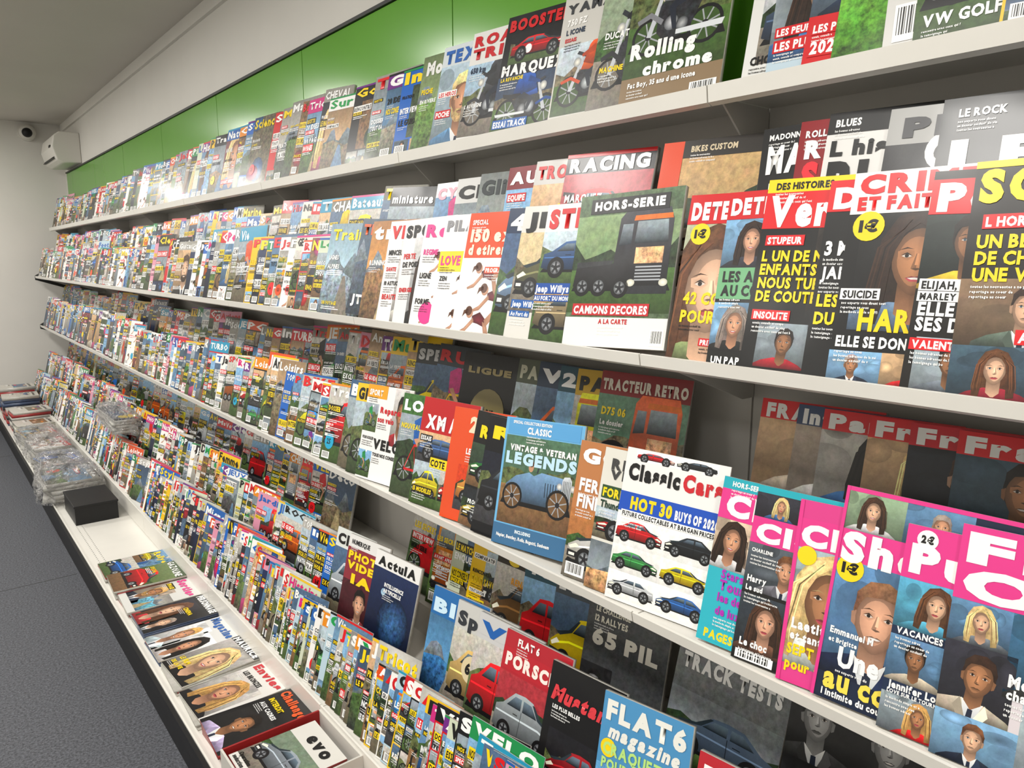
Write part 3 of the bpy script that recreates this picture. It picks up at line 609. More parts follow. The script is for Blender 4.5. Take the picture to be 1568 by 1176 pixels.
S2 = [
 dict(y=2.218, w=.22, h=.285, T=[('Train', .08, .82, .8, .12, YL)], ph=[('land', 0, 0, 1, 1, '7c8c98', 'a8c8dc')], L=[('LIGNES', .08, .6, .4, .05, W_), ('ALPINES', .08, .5, .4, .05, W_), ('UN VOYAGE', .08, .1, .5, .04, YL)]),
 dict(y=2.02, w=.21, h=.285, T=[('JTMB', .08, .12, .6, .09, W_), ('TRAIL', .06, .84, .8, .1, OR)], ph=[('land', 0, 0, 1, 1, '3c4a58', '586c80')]),
 dict(y=1.94, w=.21, h=.285, T=[('tra', .06, .82, .8, .13, W_)], ph=[('land', 0, 0, 1, 1, '806040', 'e09850')], L=[('RUNNING', .06, .55, .5, .05, W_)]),
 dict(y=1.836, w=.205, h=.28, bg='eceae8', T=[('VITAL', .05, .83, .9, .12, RD)], ph=[('woman', .3, .0, 1, .8, 'c8c4ba', 'd0ccc8')], L=[('MINCEUR', .06, .66, .5, .05, K), ('SANTE', .06, .5, .4, .04, RD), ('10 ASTUCES', .06, .36, .5, .04, K), ('BEAUTE', .06, .22, .5, .05, RD)]),
 dict(y=1.746, w=.205, h=.28, bg='e8e4e2', T=[('SPORT', .05, .83, .9, .11, K)], ph=[('woman', .25, 0, 1, .82, '202020', 'c0c0c0')], L=[('PERTE', .06, .62, .5, .05, RD), ('DE POIDS', .06, .54, .5, .05, K), ('ENERGIE', .06, .3, .5, .04, RD)]),
 dict(y=1.661, w=.205, h=.28, bg='f0eeed', T=[('Regal', .05, .83, .9, .11, PK)], ph=[('body', .1, .0, 1, .75, 'ec6a8c')], L=[('REGIME', .06, .66, .5, .05, PK), ('LIGNE', .06, .44, .4, .05, K), ('FORME', .06, .2, .4, .05, K)], B=[(.3, .12, .14, PK)]),
 dict(y=1.567, w=.215, h=.285, bg='f2f1f0', T=[('PILATES', .05, .86, .9, .09, '8a8a8e')], R=[(0, .5, .45, .68, YL, 14)], ph=[('body', .2, .0, 1, .5, 'c090c8')], L=[('LOVE', .04, .56, .35, .08, PK), ('ZEN', .06, .42, .3, .04, K)]),
 dict(y=1.466, w=.215, h=.285, bg='f0eeec', R=[(.02, .62, 1, 1, 'dc4c20', 12)], ph=[('body', .0, .0, 1, .6, '7c1c2c')], T=[('150 exer', .08, .76, .88, .1, 'f8e8d0'), ('d etirement', .08, .65, .88, .08, 'f8e8d0')], L=[('SPECIAL', .08, .9, .5, .04, W_), ('PROGRAMME', .4, .5, .5, .035, W_, 'e04a1c')]),
 dict(y=1.32, w=.205, h=.285, bg='1c3050', T=[('4x4', .06, .83, .8, .12, W_)], ph=[('car', 0, 0, 1, .8, '6c8cb0', '405878')]),
 dict(y=1.264, w=.215, h=.29, bg='d8d6d0', T=[('JEEP', .06, .84, .85, .11, K)], ph=[('car', 0, .2, 1, .8, '5c5c3c', 'c8b48c')], L=[('Jeep Willys New', .05, .24, .8, .04, W_, BL), ('Au Fort du', .05, .17, .6, .03, W_, BL)]),
 dict(y=1.18, w=.215, h=.29, bg='e4e3e0', T=[('STRAT', .05, .83, .9, .13, RD)], ph=[('car', 0, .42, 1, .8, '30507c', 'b8c8d0'), ('car', 0, 0, 1, .42, '8c7c5c', 'c09868')], L=[('Jeep Willys New', .0, .36, .95, .05, W_, '1c4ea0'), ('AU FORT DU MONT', .0, .30, .7, .03, W_, '1c4ea0')]),
 dict(y=1.0748, w=.235, h=.30, st=.26, T=[('HORS-SERIE', .16, .895, .68, .055, W_)], bg='556b4c', bt=.6, ph=[('truck', 0, .22, 1, .86, '26262a', '7c9468')], R=[(0, 0, 1, .19, 'e8e6e4', 15), (.12, .87, .88, .97, '2a2a2c', 16)], L=[('CAMIONS DECORES', .08, .215, .84, .05, W_, 'c0242c'), ('A LA CARTE', .35, .15, .4, .03, 'c0242c')], bar=(.86, .02, .12, .1)),
 dict(y=.8137, w=.205, h=.285, T=[('DETECTIVE', .03, .85, .76, .1, W_)], ph=[('woman', -.15, -.1, .9, .86, '7c8a5c', 'a8ac90', '5a3822')], R=[(0, .82, 1, 1, RD, 18)], L=[('42 COUPS', .08, .34, .6, .07, YL), ('POUR', .08, .23, .35, .07, YL), ('PRIX DE', .3, .1, .3, .03, W_, RD)], B=[(.14, .76, .09, YL, '1€')]),
 dict(y=.7295, w=.205, h=.285, bg='181a18', T=[('DETECTIVE', .03, .87, .76, .09, W_)], R=[(0, .84, 1, 1, RD, 18), (0, .38, .6, .56, '6fae7c', 15)], ph=[('woman', 0, .56, .5, .84, '30303a'), ('kid', .5, .56, 1, .84), ('woman', .0, .08, .35, .36), ('man', .35, .08, .7, .36)], L=[('LES AMANTS', .04, .48, .6, .06, K), ('AU COEUR', .04, .4, .5, .06, K), ('UN PAPA', .04, .01, .6, .04, W_)]),
 dict(y=.668, w=.225, h=.30, bg='121212', T=[('Veridik', .04, .76, .85, .15, W_)], R=[(0, .93, 1, 1, YL, 16), (0, .74, 1, .93, 'd81c22', 15)], ph=[('man', .4, .28, 1, .74, '202020', '2a2420'), ('kid', .1, .02, .5, .25), ('woman', .5, .02, 1, .25)], L=[('DES HISTOIRES', .06, .945, .6, .035, K), ('STUPEUR', .06, .66, .3, .035, W_, 'd81c22'), ('L UN DE NOS', .04, .57, .6, .055, YL), ('ENFANTS', .04, .5, .4, .055, YL), ('NOUS TUE', .04, .43, .42, .055, YL), ('DE COUTEAU', .04, .36, .55, .055, YL), ('INSOLITE', .05, .27, .3, .035, W_, 'd81c22')]),
 dict(y=.563, w=.215, h=.29, bg='121212', T=[('DETEC', .04, .86, .8, .1, W_)], R=[(0, .84, 1, 1, 'd81c22', 15)], ph=[('man', .3, .1, 1, .7, '202020', '182028')], L=[('3 MORTS', .03, .62, .5, .07, W_), ('JAMAIS', .03, .5, .5, .06, W_), ('LES CRIS', .03, .36, .5, .06, YL), ('DU LOT', .03, .27, .5, .06, YL)]),
 dict(y=.525, w=.235, h=.30, bg='0e0e0e', T=[('CRIMES', .04, .9, .75, .085, 'd81c22'), ('ET FAITS DIVERS', .04, .82, .9, .06, 'd81c22')], R=[(0, .8, 1, 1, 'eceae6', 15)], ph=[('woman', .08, .25, .8, .84, '5c7490', '181818', '2b1c14'), ('man', .0, .0, .3, .15), ('man', .3, .0, .6, .15, RD)], B=[(.12, .74, .09, YL, '1€')], L=[('SUICIDE', .03, .4, .28, .035, K, W_), ('HARCELE', .14, .25, .6, .1, YL), ('ELLE SE DONNE LA MORT', .03, .17, .8, .05, W_)]),
 dict(y=.423, w=.22, h=.29, bg='16130f', T=[('Police', .04, .82, .82, .12, W_)], R=[(0, .8, 1, .96, 'd81c22', 18)], ph=[('kid', -.1, .46, .6, .84, 'd8b030', '202c28'), ('kid', .05, .0, .5, .24)], L=[('ELIJAH, 2 ANS', .03, .46, .5, .035, K, W_), ('MARLEY', .03, .41, .3, .03, K, W_), ('ELLE A TUE', .03, .34, .6, .06, W_), ('SES DEUX', .03, .27, .5, .06, W_), ('VALENTIN 11', .03, .19, .4, .035, W_, 'd81c22')]),
 dict(y=.367, w=.23, h=.30, bg='1a1613', T=[('SCENES', .03, .83, .9, .13, YL)], ph=[('man', .0, .22, .6, .5, '5c6c60', '806850'), ('woman', 0, 0, .4, .22, '8c2030'), ('man', .6, .22, 1, .5)], R=[(0, .97, 1, 1, YL, 18)], L=[('L HORREUR', .08, .72, .6, .04, W_, 'd81c22'), ('UN BEBE MORT', .05, .63, .7, .055, YL), ('DE CHAUD DANS', .05, .56, .75, .055, YL), ('UNE VOITURE', .05, .49, .65, .055, YL), ('ATROCE', .3, .24, .4, .04, W_, 'd81c22'), ('SORAYA', .4, .15, .55, .055, YL), ('RIFFY', .4, .08, .5, .055, YL)]),
]
S2B = [
 dict(y=2.07, w=.22, h=.27, bg='1b1d20', T=[('miniature', .05, .82, .9, .09, 'd8d8d8')], ph=[('car', 0, 0, 1, .78)]),
 dict(y=1.80, w=.2, h=.27, T=[('CYCLE', .05, .83, .9, .11, 'e8a8b8')], ph=[('bike', 0, 0, 1, .85)]),
 dict(y=1.70, w=.21, h=.275, bg='d0d0ce', T=[('Cles', .05, .8, .9, .12, K)], ph=[('land', 0, 0, 1, .75, '4c7c38')]),
 dict(y=1.598, w=.22, h=.28, T=[('Glisse', .05, .8, .9, .13, '202a2c')], ph=[('land', 0, 0, 1, 1, '3c5a34', '98a09c')]),
 dict(y=1.478, w=.21, h=.285, bg='7c1420', T=[('AUTO', .05, .85, .9, .1, W_)], ph=[('car', 0, 0, 1, .8)], L=[('EQUIPE', .05, .7, .5, .05, W_, RD)]),
 dict(y=1.38, w=.21, h=.29, bg='c8c6c2', T=[('TROPHEE', .05, .85, .9, .1, RD)], ph=[('race', 0, 0, 1, .8)]),
 dict(y=1.275, w=.24, h=.29, st=.255, bg='16181c', T=[('RACING', .05, .86, .9, .1, W_)], ph=[('race', .0, .2, 1, .84, 'd01820', 'a84048')], L=[('MARQUEZ', .05, .62, .6, .06, W_), ('DANS L HISTOIRE', .05, .54, .6, .04, W_)], R=[(0, .97, 1, 1, RD, 18)]),
 dict(y=.992, w=.212, h=.285, st=.235, bg='2c2824', ph=[('moto', .22, 0, 1, .9, '8c7048', 'b89868')], R=[(.0, 0, .22, 1, 'dc4820', 20), (.22, .88, 1, 1, '2c2824', 19)], L=[('BIKES CUSTOM', .3, .92, .6, .04, 'd8c8a8')]),
 dict(y=.754, w=.21, h=.285, bg='141414', T=[('MADONE', .06, .72, .9, .16, W_)], ph=[('woman', 0, 0, 1, .5, '202020', '202020')], L=[('MADONNA', .06, .92, .5, .035, W_), ('le retour', .1, .6, .5, .05, W_), ('de la reine', .1, .52, .5, .05, W_)]),
 dict(y=.694, w=.22, h=.29, bg='8c1018', T=[('ROLLING', .06, .78, .92, .1, W_), ('STONE', .06, .58, .9, .17, 'e82030')], ph=[('man', .3, 0, 1, .7, K, '281418')], L=[('ROLLING STONES', .05, .9, .6, .04, W_), ('SUR LA ROUTE', .05, .48, .6, .04, W_)]),
 dict(y=.648, w=.24, h=.295, bg='e4e3e0', T=[('L histoire', .04, .76, .8, .08, K), ('BLUES', .04, .5, .95, .22, K)], ph=[('bw', 0, 0, 1, .45)], R=[(0, .88, 1, 1, K, 15)], L=[('BLUES', .05, .92, .3, .04, W_), ('ERIC CLAPTON', .4, .95, .5, .03, W_)]),
 dict(y=.55, w=.22, h=.285, bg='a8a8a6', T=[('PINK', .1, .84, .8, .1, '303034')], ph=[('bw', 0, 0, 1, .8)], B=[(.4, .75, .14, 'f0f0f0', '60')]),
 dict(y=.471, w=.22, h=.29, bg='16181a', T=[('LES', .08, .62, .8, .16, W_)], ph=[('bw', 0, 0, 1, .5)], L=[('LE ROCK', .1, .9, .5, .04, W_)]),
 dict(y=.34, w=.22, h=.29, bg='a8c8dc', T=[('Blues', .08, .76, .8, .12, 'e0402c')], ph=[('woman', 0, 0, 1, .7)]),
]
S3 = [
 dict(y=2.12, w=.22, h=.28, bg='3c5c80', T=[('BIKES', .05, .83, .9, .12, W_)], ph=[('bike', .0, .0, 1, .8)]),
 dict(y=2.06, w=.215, h=.28, bg='c01c22', T=[('GRAVEL', .05, .83, .9, .12, K)], ph=[('bike', .0, .0, 1, .8)], R=[(0, .8, 1, 1, 'e8c020')]),
 dict(y=1.996, w=.218, h=.285, st=.1, bg='eeedea', T=[('VELO', .3, .34, .6, .1, K), ('Reparer', .35, .72, .5, .06, 'c8202c')], ph=[('man', .62, .4, 1, .99, 'a02830', 'c8c4c0'), ('bike', .0, .5, .3, .8), ('bike', 0, .02, .3, .3)], R=[(0, .86, .45, 1, 'e8a020', 15)], L=[('son velo', .32, .62, .4, .06, 'c8202c'), ('TOUS NOS CONSEILS', .32, .26, .6, .035, K), ('SPORT', .05, .89, .35, .06, W_), ('POUR ROULER', .04, .42, .25, .03, K)]),
 dict(y=1.789, w=.215, h=.285, bg='3c6c30', bt=.5, T=[('LOOP', .05, .84, .8, .1, W_)], ph=[('bike', 0, .0, 1, .8, RD)], L=[('NOUVEAU', .05, .66, .6, .05, YL)]),
 dict(y=1.683, w=.22, h=.29, bg='b81a20', T=[('XM / C5', .1, .72, .85, .12, W_)], ph=[('car', 0, .4, 1, .68, '3c5c8c'), ('car', 0, 0, .5, .4, 'e8c020'), ('car', .5, 0, 1, .4, RD)], L=[('COTE 26', .3, .38, .6, .06, K, YL), ('ESSAIS', .05, .6, .4, .04, W_, K), ('15 MODELES', .05, .12, .5, .04, YL, K)]),
 dict(y=1.531, w=.215, h=.285, bg='dc4c20', T=[('2CV', .3, .8, .6, .13, 'f4d8b8')], ph=[('car', .2, .1, 1, .5, 'f09040', 'c83c18')], L=[('LES 24H', .3, .6, .5, .05, W_)]),
 dict(y=1.448, w=.215, h=.285, bg='141414', T=[('RETRO', .1, .78, .8, .1, YL)], ph=[('car', .0, .35, 1, .72, '2c7c3c', '304030'), ('car', 0, 0, 1, .33, 'f0c010', '202428')], L=[('PROGRAMME', .1, .2, .5, .035, W_)]),
 dict(y=1.394, w=.21, h=.285, bg='0d0f14', T=[('RE', .1, .82, .7, .1, YL)], ph=[('car', 0, .1, 1, .7, '202226', '181c28')]),
 dict(y=1.31, w=.233, h=.295, st=.24, bg='6cb0dc', T=[('VINTAGE & VETERAN', .1, .745, .84, .045, W_), ('LEGENDS', .06, .645, .9, .085, 'bfe0f0')], ph=[('classic', .03, .17, .97, .86, '54708c', '486850')], R=[(0, .0, 1, .16, '3c6c94', 15), (.04, .87, .96, .99, '58a0d4', 16)], L=[('SPECIAL COLLECTORS EDITION', .1, .955, .8, .022, W_), ('CLASSIC', .3, .885, .45, .05, W_), ('INCLUDING', .3, .11, .4, .025, 'e8f4fa'), ('Napier, Bentley, Rolls, Bugatti, Sunbeam', .06, .06, .88, .025, W_)]),
 dict(y=1.07, w=.22, h=.285, bg='b87848', T=[('GOLF', .05, .85, .8, .1, W_)], ph=[('car', 0, .0, 1, .5, 'e8e0d0', 'a86c3c')], L=[('FERR', .06, .64, .8, .09, W_), ('FINI', .06, .52, .6, .09, W_)], bar=(.04, .02, .22, .09)),
 dict(y=1.0026, w=.215, h=.285, bg='dcdad0', T=[('RETRO', .1, .86, .6, .07, '404040'), ('VISEUR', .1, .79, .6, .06, '404040')], ph=[('car', 0, .36, 1, .58, RD, 'a8b8c0'), ('land', 0, 0, 1, .34, 'c89868')], L=[('FORD', .05, .66, .3, .06, YL, '2c4c2c'), ('Thunder', .04, .58, .4, .05, '1c3c2c')]),
 dict(y=.944, w=.22, h=.297, st=.222, bg='ecebe8', T=[('Classic', .05, .8, .52, .1, K), ('Cars', .6, .8, .36, .1, 'c8202c'), ('HOT 30', .12, .61, .42, .075, YL), ('BUYS OF 2026', .57, .61, .4, .055, W_)],
   R=[(0, .58, 1, .71, '1c50b8', 20)], ph=[('car', 0, .36, .5, .56, RD, 'e8e8e4'), ('car', .5, .36, 1, .56, '202428', 'e8e8e4'), ('car', 0, .19, .5, .36, '3c8c48', 'dcdcd8'), ('car', .5, .19, 1, .36, 'f0c010', 'e4e4e0'), ('car', 0, .02, .5, .19, 'c8ccd0', 'e8e8e4'), ('car', .5, .02, 1, .19, '2c5c9c', 'e8e8e4'), ('car', .1, .92, .5, .995, RD, 'f2f1ee'), ('car', .5, .92, .9, .995, '202226', 'f2f1ee')], L=[('FUTURE COLLECTABLES AT BARGAIN PRICES', .05, .555, .9, .028, K, 'f2f1ee')]),
 dict(y=.7246, w=.215, h=.285, bg='2cb0c0', T=[('Closer', .06, .78, .95, .12, W_)], R=[(0, .75, 1, .93, PK, 15), (0, .93, 1, 1, '22a8b8', 15), (0, 0, 1, .1, '2cb0c0', 14)], ph=[('woman', -.1, .45, .45, .76, 'f0f0f0', 'd0b8a0'), ('woman', .45, .45, 1, .76)], L=[('HORS-SERIE', .08, .95, .4, .03, W_), ('Stars', .12, .4, .4, .05, 'b02cb0'), ('Tous', .12, .33, .4, .06, 'b02cb0'), ('les dessous', .12, .26, .5, .05, 'b02cb0'), ('de luxe', .12, .18, .5, .05, 'b02cb0'), ('PAGES DE', .06, .03, .6, .05, YL, '2cb0c0')]),
 dict(y=.654, w=.215, h=.29, bg='181818', T=[('Closer', .04, .69, .92, .1, W_)], R=[(0, .67, 1, .82, PK, 15), (0, .96, 1, 1, '22a8b8', 15)], ph=[('woman', 0, .82, .4, .96), ('woman', .4, .82, .8, .96), ('man', 0, .4, .6, .67, '707078', '505860'), ('woman', .0, .06, .5, .38, '604030', '303840'), ('woman', .5, .06, 1, .38)], L=[('Harry', .03, .45, .3, .035, W_), ('Le sud', .03, .40, .3, .03, W_), ('Le choc', .05, .09, .35, .04, W_), ('CHARLENE', .03, .62, .3, .02, W_)], bar=(.03, .01, .3, .05)),
 dict(y=.571, w=.215, h=.285, bg='d83c88', T=[('Closer', .04, .76, .9, .11, W_)], ph=[('woman', -.1, .1, .6, .76, 'c8ccc8', '9cacb0', 'd0b078')], R=[(0, .74, 1, .9, PK, 15), (0, 0, .03, 1, PK, 24)], L=[('Laetitia', .06, .3, .5, .055, W_), ('et tant', .06, .24, .35, .045, W_), ('SEPT ANS', .05, .16, .5, .055, YL), ('pour tout', .05, .08, .5, .055, YL)], B=[(.1, .70, .07, YL)]),
 dict(y=.5126, w=.245, h=.32, bg='18243c', T=[('Show', .03, .66, .75, .13, W_)], R=[(0, .64, 1, .8, PK, 2.5), (0, .98, 1, 1, PK, 14), (0, 0, .02, 1, PK, 25)], ph=[('woman', .02, .8, .35, .98, 'd8d8d8', '90a888'), ('man', .35, .8, .7, .98), ('suit', -.02, .12, .56, .655, '16223e', '5c88b4')], L=[('Emmanuel M', .05, .31, .4, .03, W_), ('et Brigitte', .05, .27, .3, .022, W_), ('Une', .12, .17, .4, .09, W_), ('au cop', .06, .06, .6, .1, 'f0d850'), ('l intimite du couple', .06, .02, .6, .03, W_)], B=[(.1, .62, .08, YL, '1€')]),
 dict(y=.4138, w=.225, h=.29, bg='1c2c48', T=[('Public', .04, .78, .9, .13, W_)], R=[(0, .74, 1, 1, PK, 14)], ph=[('woman', 0, .5, .42, .74, '50a0c0', '58a8c8'), ('kid', .0, .24, .3, .46), ('man', .3, .24, .6, .46), ('woman', 0, 0, .45, .18, RD), ('man', .42, .5, .84, .74)], L=[('VACANCES', .03, .47, .4, .03, W_), ('Jennifer Lopez', .03, .205, .5, .035, W_), ('LOVE SUR LE TOURNAGE', .03, .18, .5, .018, W_)], B=[(.12, .94, .06, W_, '2€')]),
 dict(y=.3437, w=.235, h=.31, bg='d8d0d4', T=[('FEM', .04, .85, .9, .12, W_), ('OUI', .04, .7, .9, .12, W_)], R=[(0, .68, 1, 1, PK, 14)], ph=[('woman', 0, .5, .3, .68), ('man', .3, .33, .8, .68, '303030', '3c6c8c'), ('man', 0, .2, .35, .5), ('man', .0, 0, .4, .2), ('woman', .4, 0, 1, .33)], L=[('Mouss', .32, .38, .4, .05, W_), ('chagrin', .32, .33, .4, .04, W_)]),
]
def fr(y, t, b, tc=W_, ph='woman', **k):
    pp = ph in ('woman', 'man', 'kid')
    pb = [(ph, 0, .44, .9, .93), ] if pp else [(ph, 0, 0, 1, .78)]
    return dict(y=y, w=.215, h=.285, bg=b if not pp else '403c40', T=[(t, .05, .89 if pp else .83, .9, .085 if pp else .11, tc)], ph=pb, R=[(0, .875 if pp else .82, 1, 1, b, 2.5 if False else 15)], **k)
S3B = [
 fr(1.95, 'SPEED', '202428', 'c0c0c0', 'car'), fr(1.84, 'RUN', '283038', RD, 'bike'),
 dict(y=1.70, w=.24, h=.28, st=.24, bg='141416', T=[('LIGUE', .1, .8, .7, .06, 'a09060')], B=[(.5, .42, .28, '8c8054')], L=[('PARIS', .38, .4, .3, .06, '202020')]),
 fr(1.46, 'PANZER', '4c5440', 'c8c8b0', 'truck'), fr(1.38, 'VW', '20344c', W_, 'car'), fr(1.30, '2025', '1c4c5c', W_, 'car'), fr(1.235, 'PANNE', 'c8a020', K, 'truck'),
 dict(y=1.16, w=.235, h=.29, st=.42, bg='8c2024', T=[('TRACTEUR RETRO', .03, .86, .94, .08, 'e8e0d0')], ph=[('tractor', 0, 0, 1, .82, 'b04020', '5c8068')], L=[('D75 06', .06, .66, .4, .06, YL), ('Le dossier', .06, .58, .4, .04, W_)]),
 fr(.745, 'FRANCE D', 'e01820', W_, 'man'), fr(.675, 'Interview', '384c70', W_, 'man'), fr(.625, 'Paris M', 'e0242c', W_, 'woman'),
 fr(.545, 'France', 'e0242c', W_, 'woman'), fr(.478, 'France', 'd02030', W_, 'man'), fr(.412, 'France', 'e0242c', W_, 'man'), fr(.31, 'Stars', 'd8202c', W_, 'kid'),
]
B2 = [
 fr(2.19, 'Classe', 'd8dcd8', '181818', 'car'),
 dict(y=2.10, w=.215, h=.285, bg='8a2c38', T=[('PHOTO', .05, .74, .9, .08, YL), ('VIDEO', .05, .63, .9, .08, YL), ('IA', .2, .48, .5, .1, YL)], ph=[('man', 0, 0, 1, .5, '6c2c30', '4c1c24')], R=[(0, .86, 1, 1, 'e0dfdc', 14)], L=[('NUMERIQUE', .08, .9, .7, .05, K)]),
 dict(y=1.93, w=.215, h=.285, st=.25, bg='141a2c', T=[('ActuIA', .08, .86, .84, .09, K)], R=[(0, .83, 1, 1, 'e8e7e4', 14)], ph=[('planet', 0, 0, 1, .83)], L=[('INTELLIGENCE', .3, .66, .6, .04, W_), ('ARTIFICIELLE', .3, .6, .6, .04, W_)]),
 dict(y=1.60, w=.215, h=.285, bg='2468a8', T=[('BIO', .05, .78, .8, .12, 'c8e4f4')], ph=[('land', 0, 0, 1, .74, '2c5c8c', '5c98c8')]),
 dict(y=1.49, w=.215, h=.285, bg='c4c4c0', T=[('Speed', .05, .8, .9, .12, '30343a')], ph=[('car', 0, 0, 1, .76, 'c0a060', 'b8b4a8')], B=[(.4, .45, .16, 'd8c8a0', '60')]),
 fr(1.40, 'Vie', 'c4c4c4', BL, 'car'),
 dict(y=1.29, w=.205, h=.285, st=.2, bg='b02430', T=[('PORSCHE', .06, .72, .9, .1, 'f8e8e0')], R=[(0, .68, 1, .86, 'b82430', 13)], ph=[('car', 0, .0, 1, .66, '8c9498', 'a03038')], L=[('FLAT 6', .2, .9, .5, .06, W_)]),
 dict(y=1.12, w=.2, h=.28, st=.16, bg='141416', T=[('Mustang', .06, .72, .86, .11, 'd83c44', .25)], ph=[('car', .1, .0, .95, .5, '8c1820', '1a1a1e')], L=[('LES PLUS BELLES', .1, .65, .7, .03, W_)]),
 dict(y=.945, w=.205, h=.285, st=.22, bg='4c90c0', T=[('FLAT6', .05, .82, .9, .13, 'e8e8e0'), ('magazine', .1, .7, .8, .09, 'e8e8e0', .2)], ph=[('car', 0, .0, 1, .5, 'd8d8dc', '5c98c8')], L=[('CRAQUEZ', .06, .58, .7, .08, 'b8e080'), ('POUR ELLE', .06, .48, .6, .07, 'b8e080')], B=[(.12, .62, .09, YL)]),
 dict(y=.72, w=.21, h=.28, bg='b82430', T=[('DIESEL', .06, .82, .86, .11, W_)], ph=[('car', 0, 0, 1, .78)]),
]
B3 = [
 dict(y=1.55, w=.215, h=.285, bg='2c2418', T=[('evo', .2, .8, .7, .14, 'e8c828')], ph=[('car', 0, 0, 1, .78, '6c4c28')], L=[('RENAUD', .3, .62, .6, .06, 'e8a030')]),
 fr(1.42, 'Turbo', '204c5c', W_, 'car'), fr(1.30, 'Ren', '404850', W_, 'race'),
 dict(y=1.18, w=.23, h=.29, st=.24, bg='4a4c4e', bt=.4, T=[('65 PIL', .1, .52, .8, .12, 'e8e4d8')], ph=[('bw', 0, 0, .4, .35)], L=[('12 RALLYES', .1, .7, .8, .05, 'e8e4d4'), ('LE CHALLENGE', .1, .78, .7, .04, 'e8e4d4')]),
 dict(y=.92, w=.25, h=.30, st=.262, bg='7a7e80', bt=.4, T=[('TRACK TESTS', .06, .66, .88, .1, 'f4f4f2')], ph=[('car', 0, .0, 1, .5, '4c5c70', '80868a')]),
 dict(y=.65, w=.23, h=.29, st=.24, bg='505254', ph=[('bw', 0, .5, .5, 1), ('bw', .5, .5, 1, 1), ('bw', 0, 0, .5, .5), ('bw', .5, 0, 1, .5)]),
 dict(y=.40, w=.23, h=.29, st=.24, bg='c8b08c', bt=.25, T=[('Nature histoire', .1, .86, .8, .05, '4c3c28')], L=[('LA CARTE', .2, .4, .5, .04, '4c3c28')]),
]
YF = 8.62
row('magazine_row', 1.16, ZC+.297, S1, YF, -.6, .055, .10, 11, theme='mix', themes=[(5, 'nature'), (2.6, 'nature')], full=.18)
row('magazine_row', 1.00, ZC-.172, S2, YF, -.6, .045, .085, 12, theme='mix')
row('magazine_row', 1.135, ZC-.055, S2B, YF, -.6, .06, .10, 13, theme='mix', themes=[(4, 'auto')], full=.2)
row('magazine_row', 1.00, ZC-.655, S3, YF, -.6, .045, .085, 14, theme='people', themes=[(6, 'mix'), (3.6, 'auto'), (.3, 'people')])
row('magazine_row', 1.15, ZC-.535, S3B, YF, -.6, .06, .11, 15, theme='mix', themes=[(3, 'auto')], full=.2)
row('magazine_row', .845, ZC-1.325, [], YF, -.3, .032, .062, 16, lean=17, theta=9, theme='mix', themes=[(2.5, 'auto')], full=.05, dense=(2.9, .4, .02, .042), hscale=.97)
row('magazine_row', .965, ZC-1.16, B2, YF, -.3, .05, .10, 17, lean=15, theme='mix', themes=[(3.5, 'auto')], full=.15)
row('magazine_row', 1.155, ZC-1.06, B3, YF, -.3, .09, .16, 18, theme='auto', gaps=((2.6, 2.0),))

# ------------------------------------------------------------------ shelving unit
unit = empty('magazine_display_shelving')
joints = [.855+1.075*k for k in range(-2, 8)]
joints = [-1.3]+[j for j in joints if j > -1.2 and j < 8.6]+[8.68]
def shelf(tag, X, Z, lip, tier=None, tier3=None):
    for i in range(len(joints)-1):
        y0, y1 = joints[i]+.0015, joints[i+1]-.0015
        pr = [(X-.004, Z-lip), (X-.016, Z-lip+.005), (X-.020, Z+.008), (X-.015, Z+.009), (X-.010, Z)]
        if tier:
            pr += [(tier[0]-.014, Z), (tier[0]-.014, tier[1]), ]
            if tier3: pr += [(tier3[0]-.014, tier[1]), (tier3[0]-.014, tier3[1])]
            zz = (tier3 or tier)[1]
            pr += [(1.338, zz), (1.338, zz-.006)]
            if tier3: pr += [(tier3[0]-.006, tier3[1]-.006), (tier3[0]-.006, tier[1]-.006)]
            pr += [(tier[0]-.006, tier[1]-.006), (tier[0]-.006, Z-.008), (X-.004, Z-.008)]
        else:
            pr += [(1.338, Z), (1.338, Z-.008), (X-.004, Z-.008)]
        extrude_profile('shelf_%s_%d' % (tag, i), pr, y0, y1, WHITE, unit)
    for j in joints:
        v = [(X+.02, j-.002, Z-.009), (1.338, j-.002, Z-.009), (1.338, j-.002, Z-.11), (1.30, j-.002, Z-.11)]
        v += [(a, b+.004, c) for a, b, c in v]
        mesh_obj('bracket_%s' % tag, v, [(0, 1, 2, 3), (7, 6, 5, 4), (0, 4, 5, 1), (1, 5, 6, 2), (2, 6, 7, 3), (3, 7, 4, 0)], PANEL, unit)
shelf('top', 1.16, ZC+.297, .026)
shelf('second', 1.00, ZC-.172, .017, (1.135, ZC-.055))
shelf('third', 1.00, ZC-.655, .017, (1.15, ZC-.535))
shelf('bottom', .845, ZC-1.325, .10, (.965, ZC-1.16), (1.155, ZC-1.06))
for i in range(len(joints)-1):
    y0, y1 = joints[i]+.0025, joints[i+1]-.0025
    box('back_panel_%d' % i, 1.339, 1.352, y0, y1, .18, ZC+.30, PANEL, unit)
    box('green_panel_%d' % i, 1.339, 1.352, y0, y1, ZC+.302, ZC+.835, GREEN, unit)
box('green_panel_top_edge', 1.330, 1.356, -1.3, 8.68, ZC+.837, ZC+.849, DGREY, unit)
for k, j in enumerate(joints):
    box('upright_%d' % k, 1.345, 1.356, j-.012, j+.012, .18, ZC+.835, PANEL, unit)
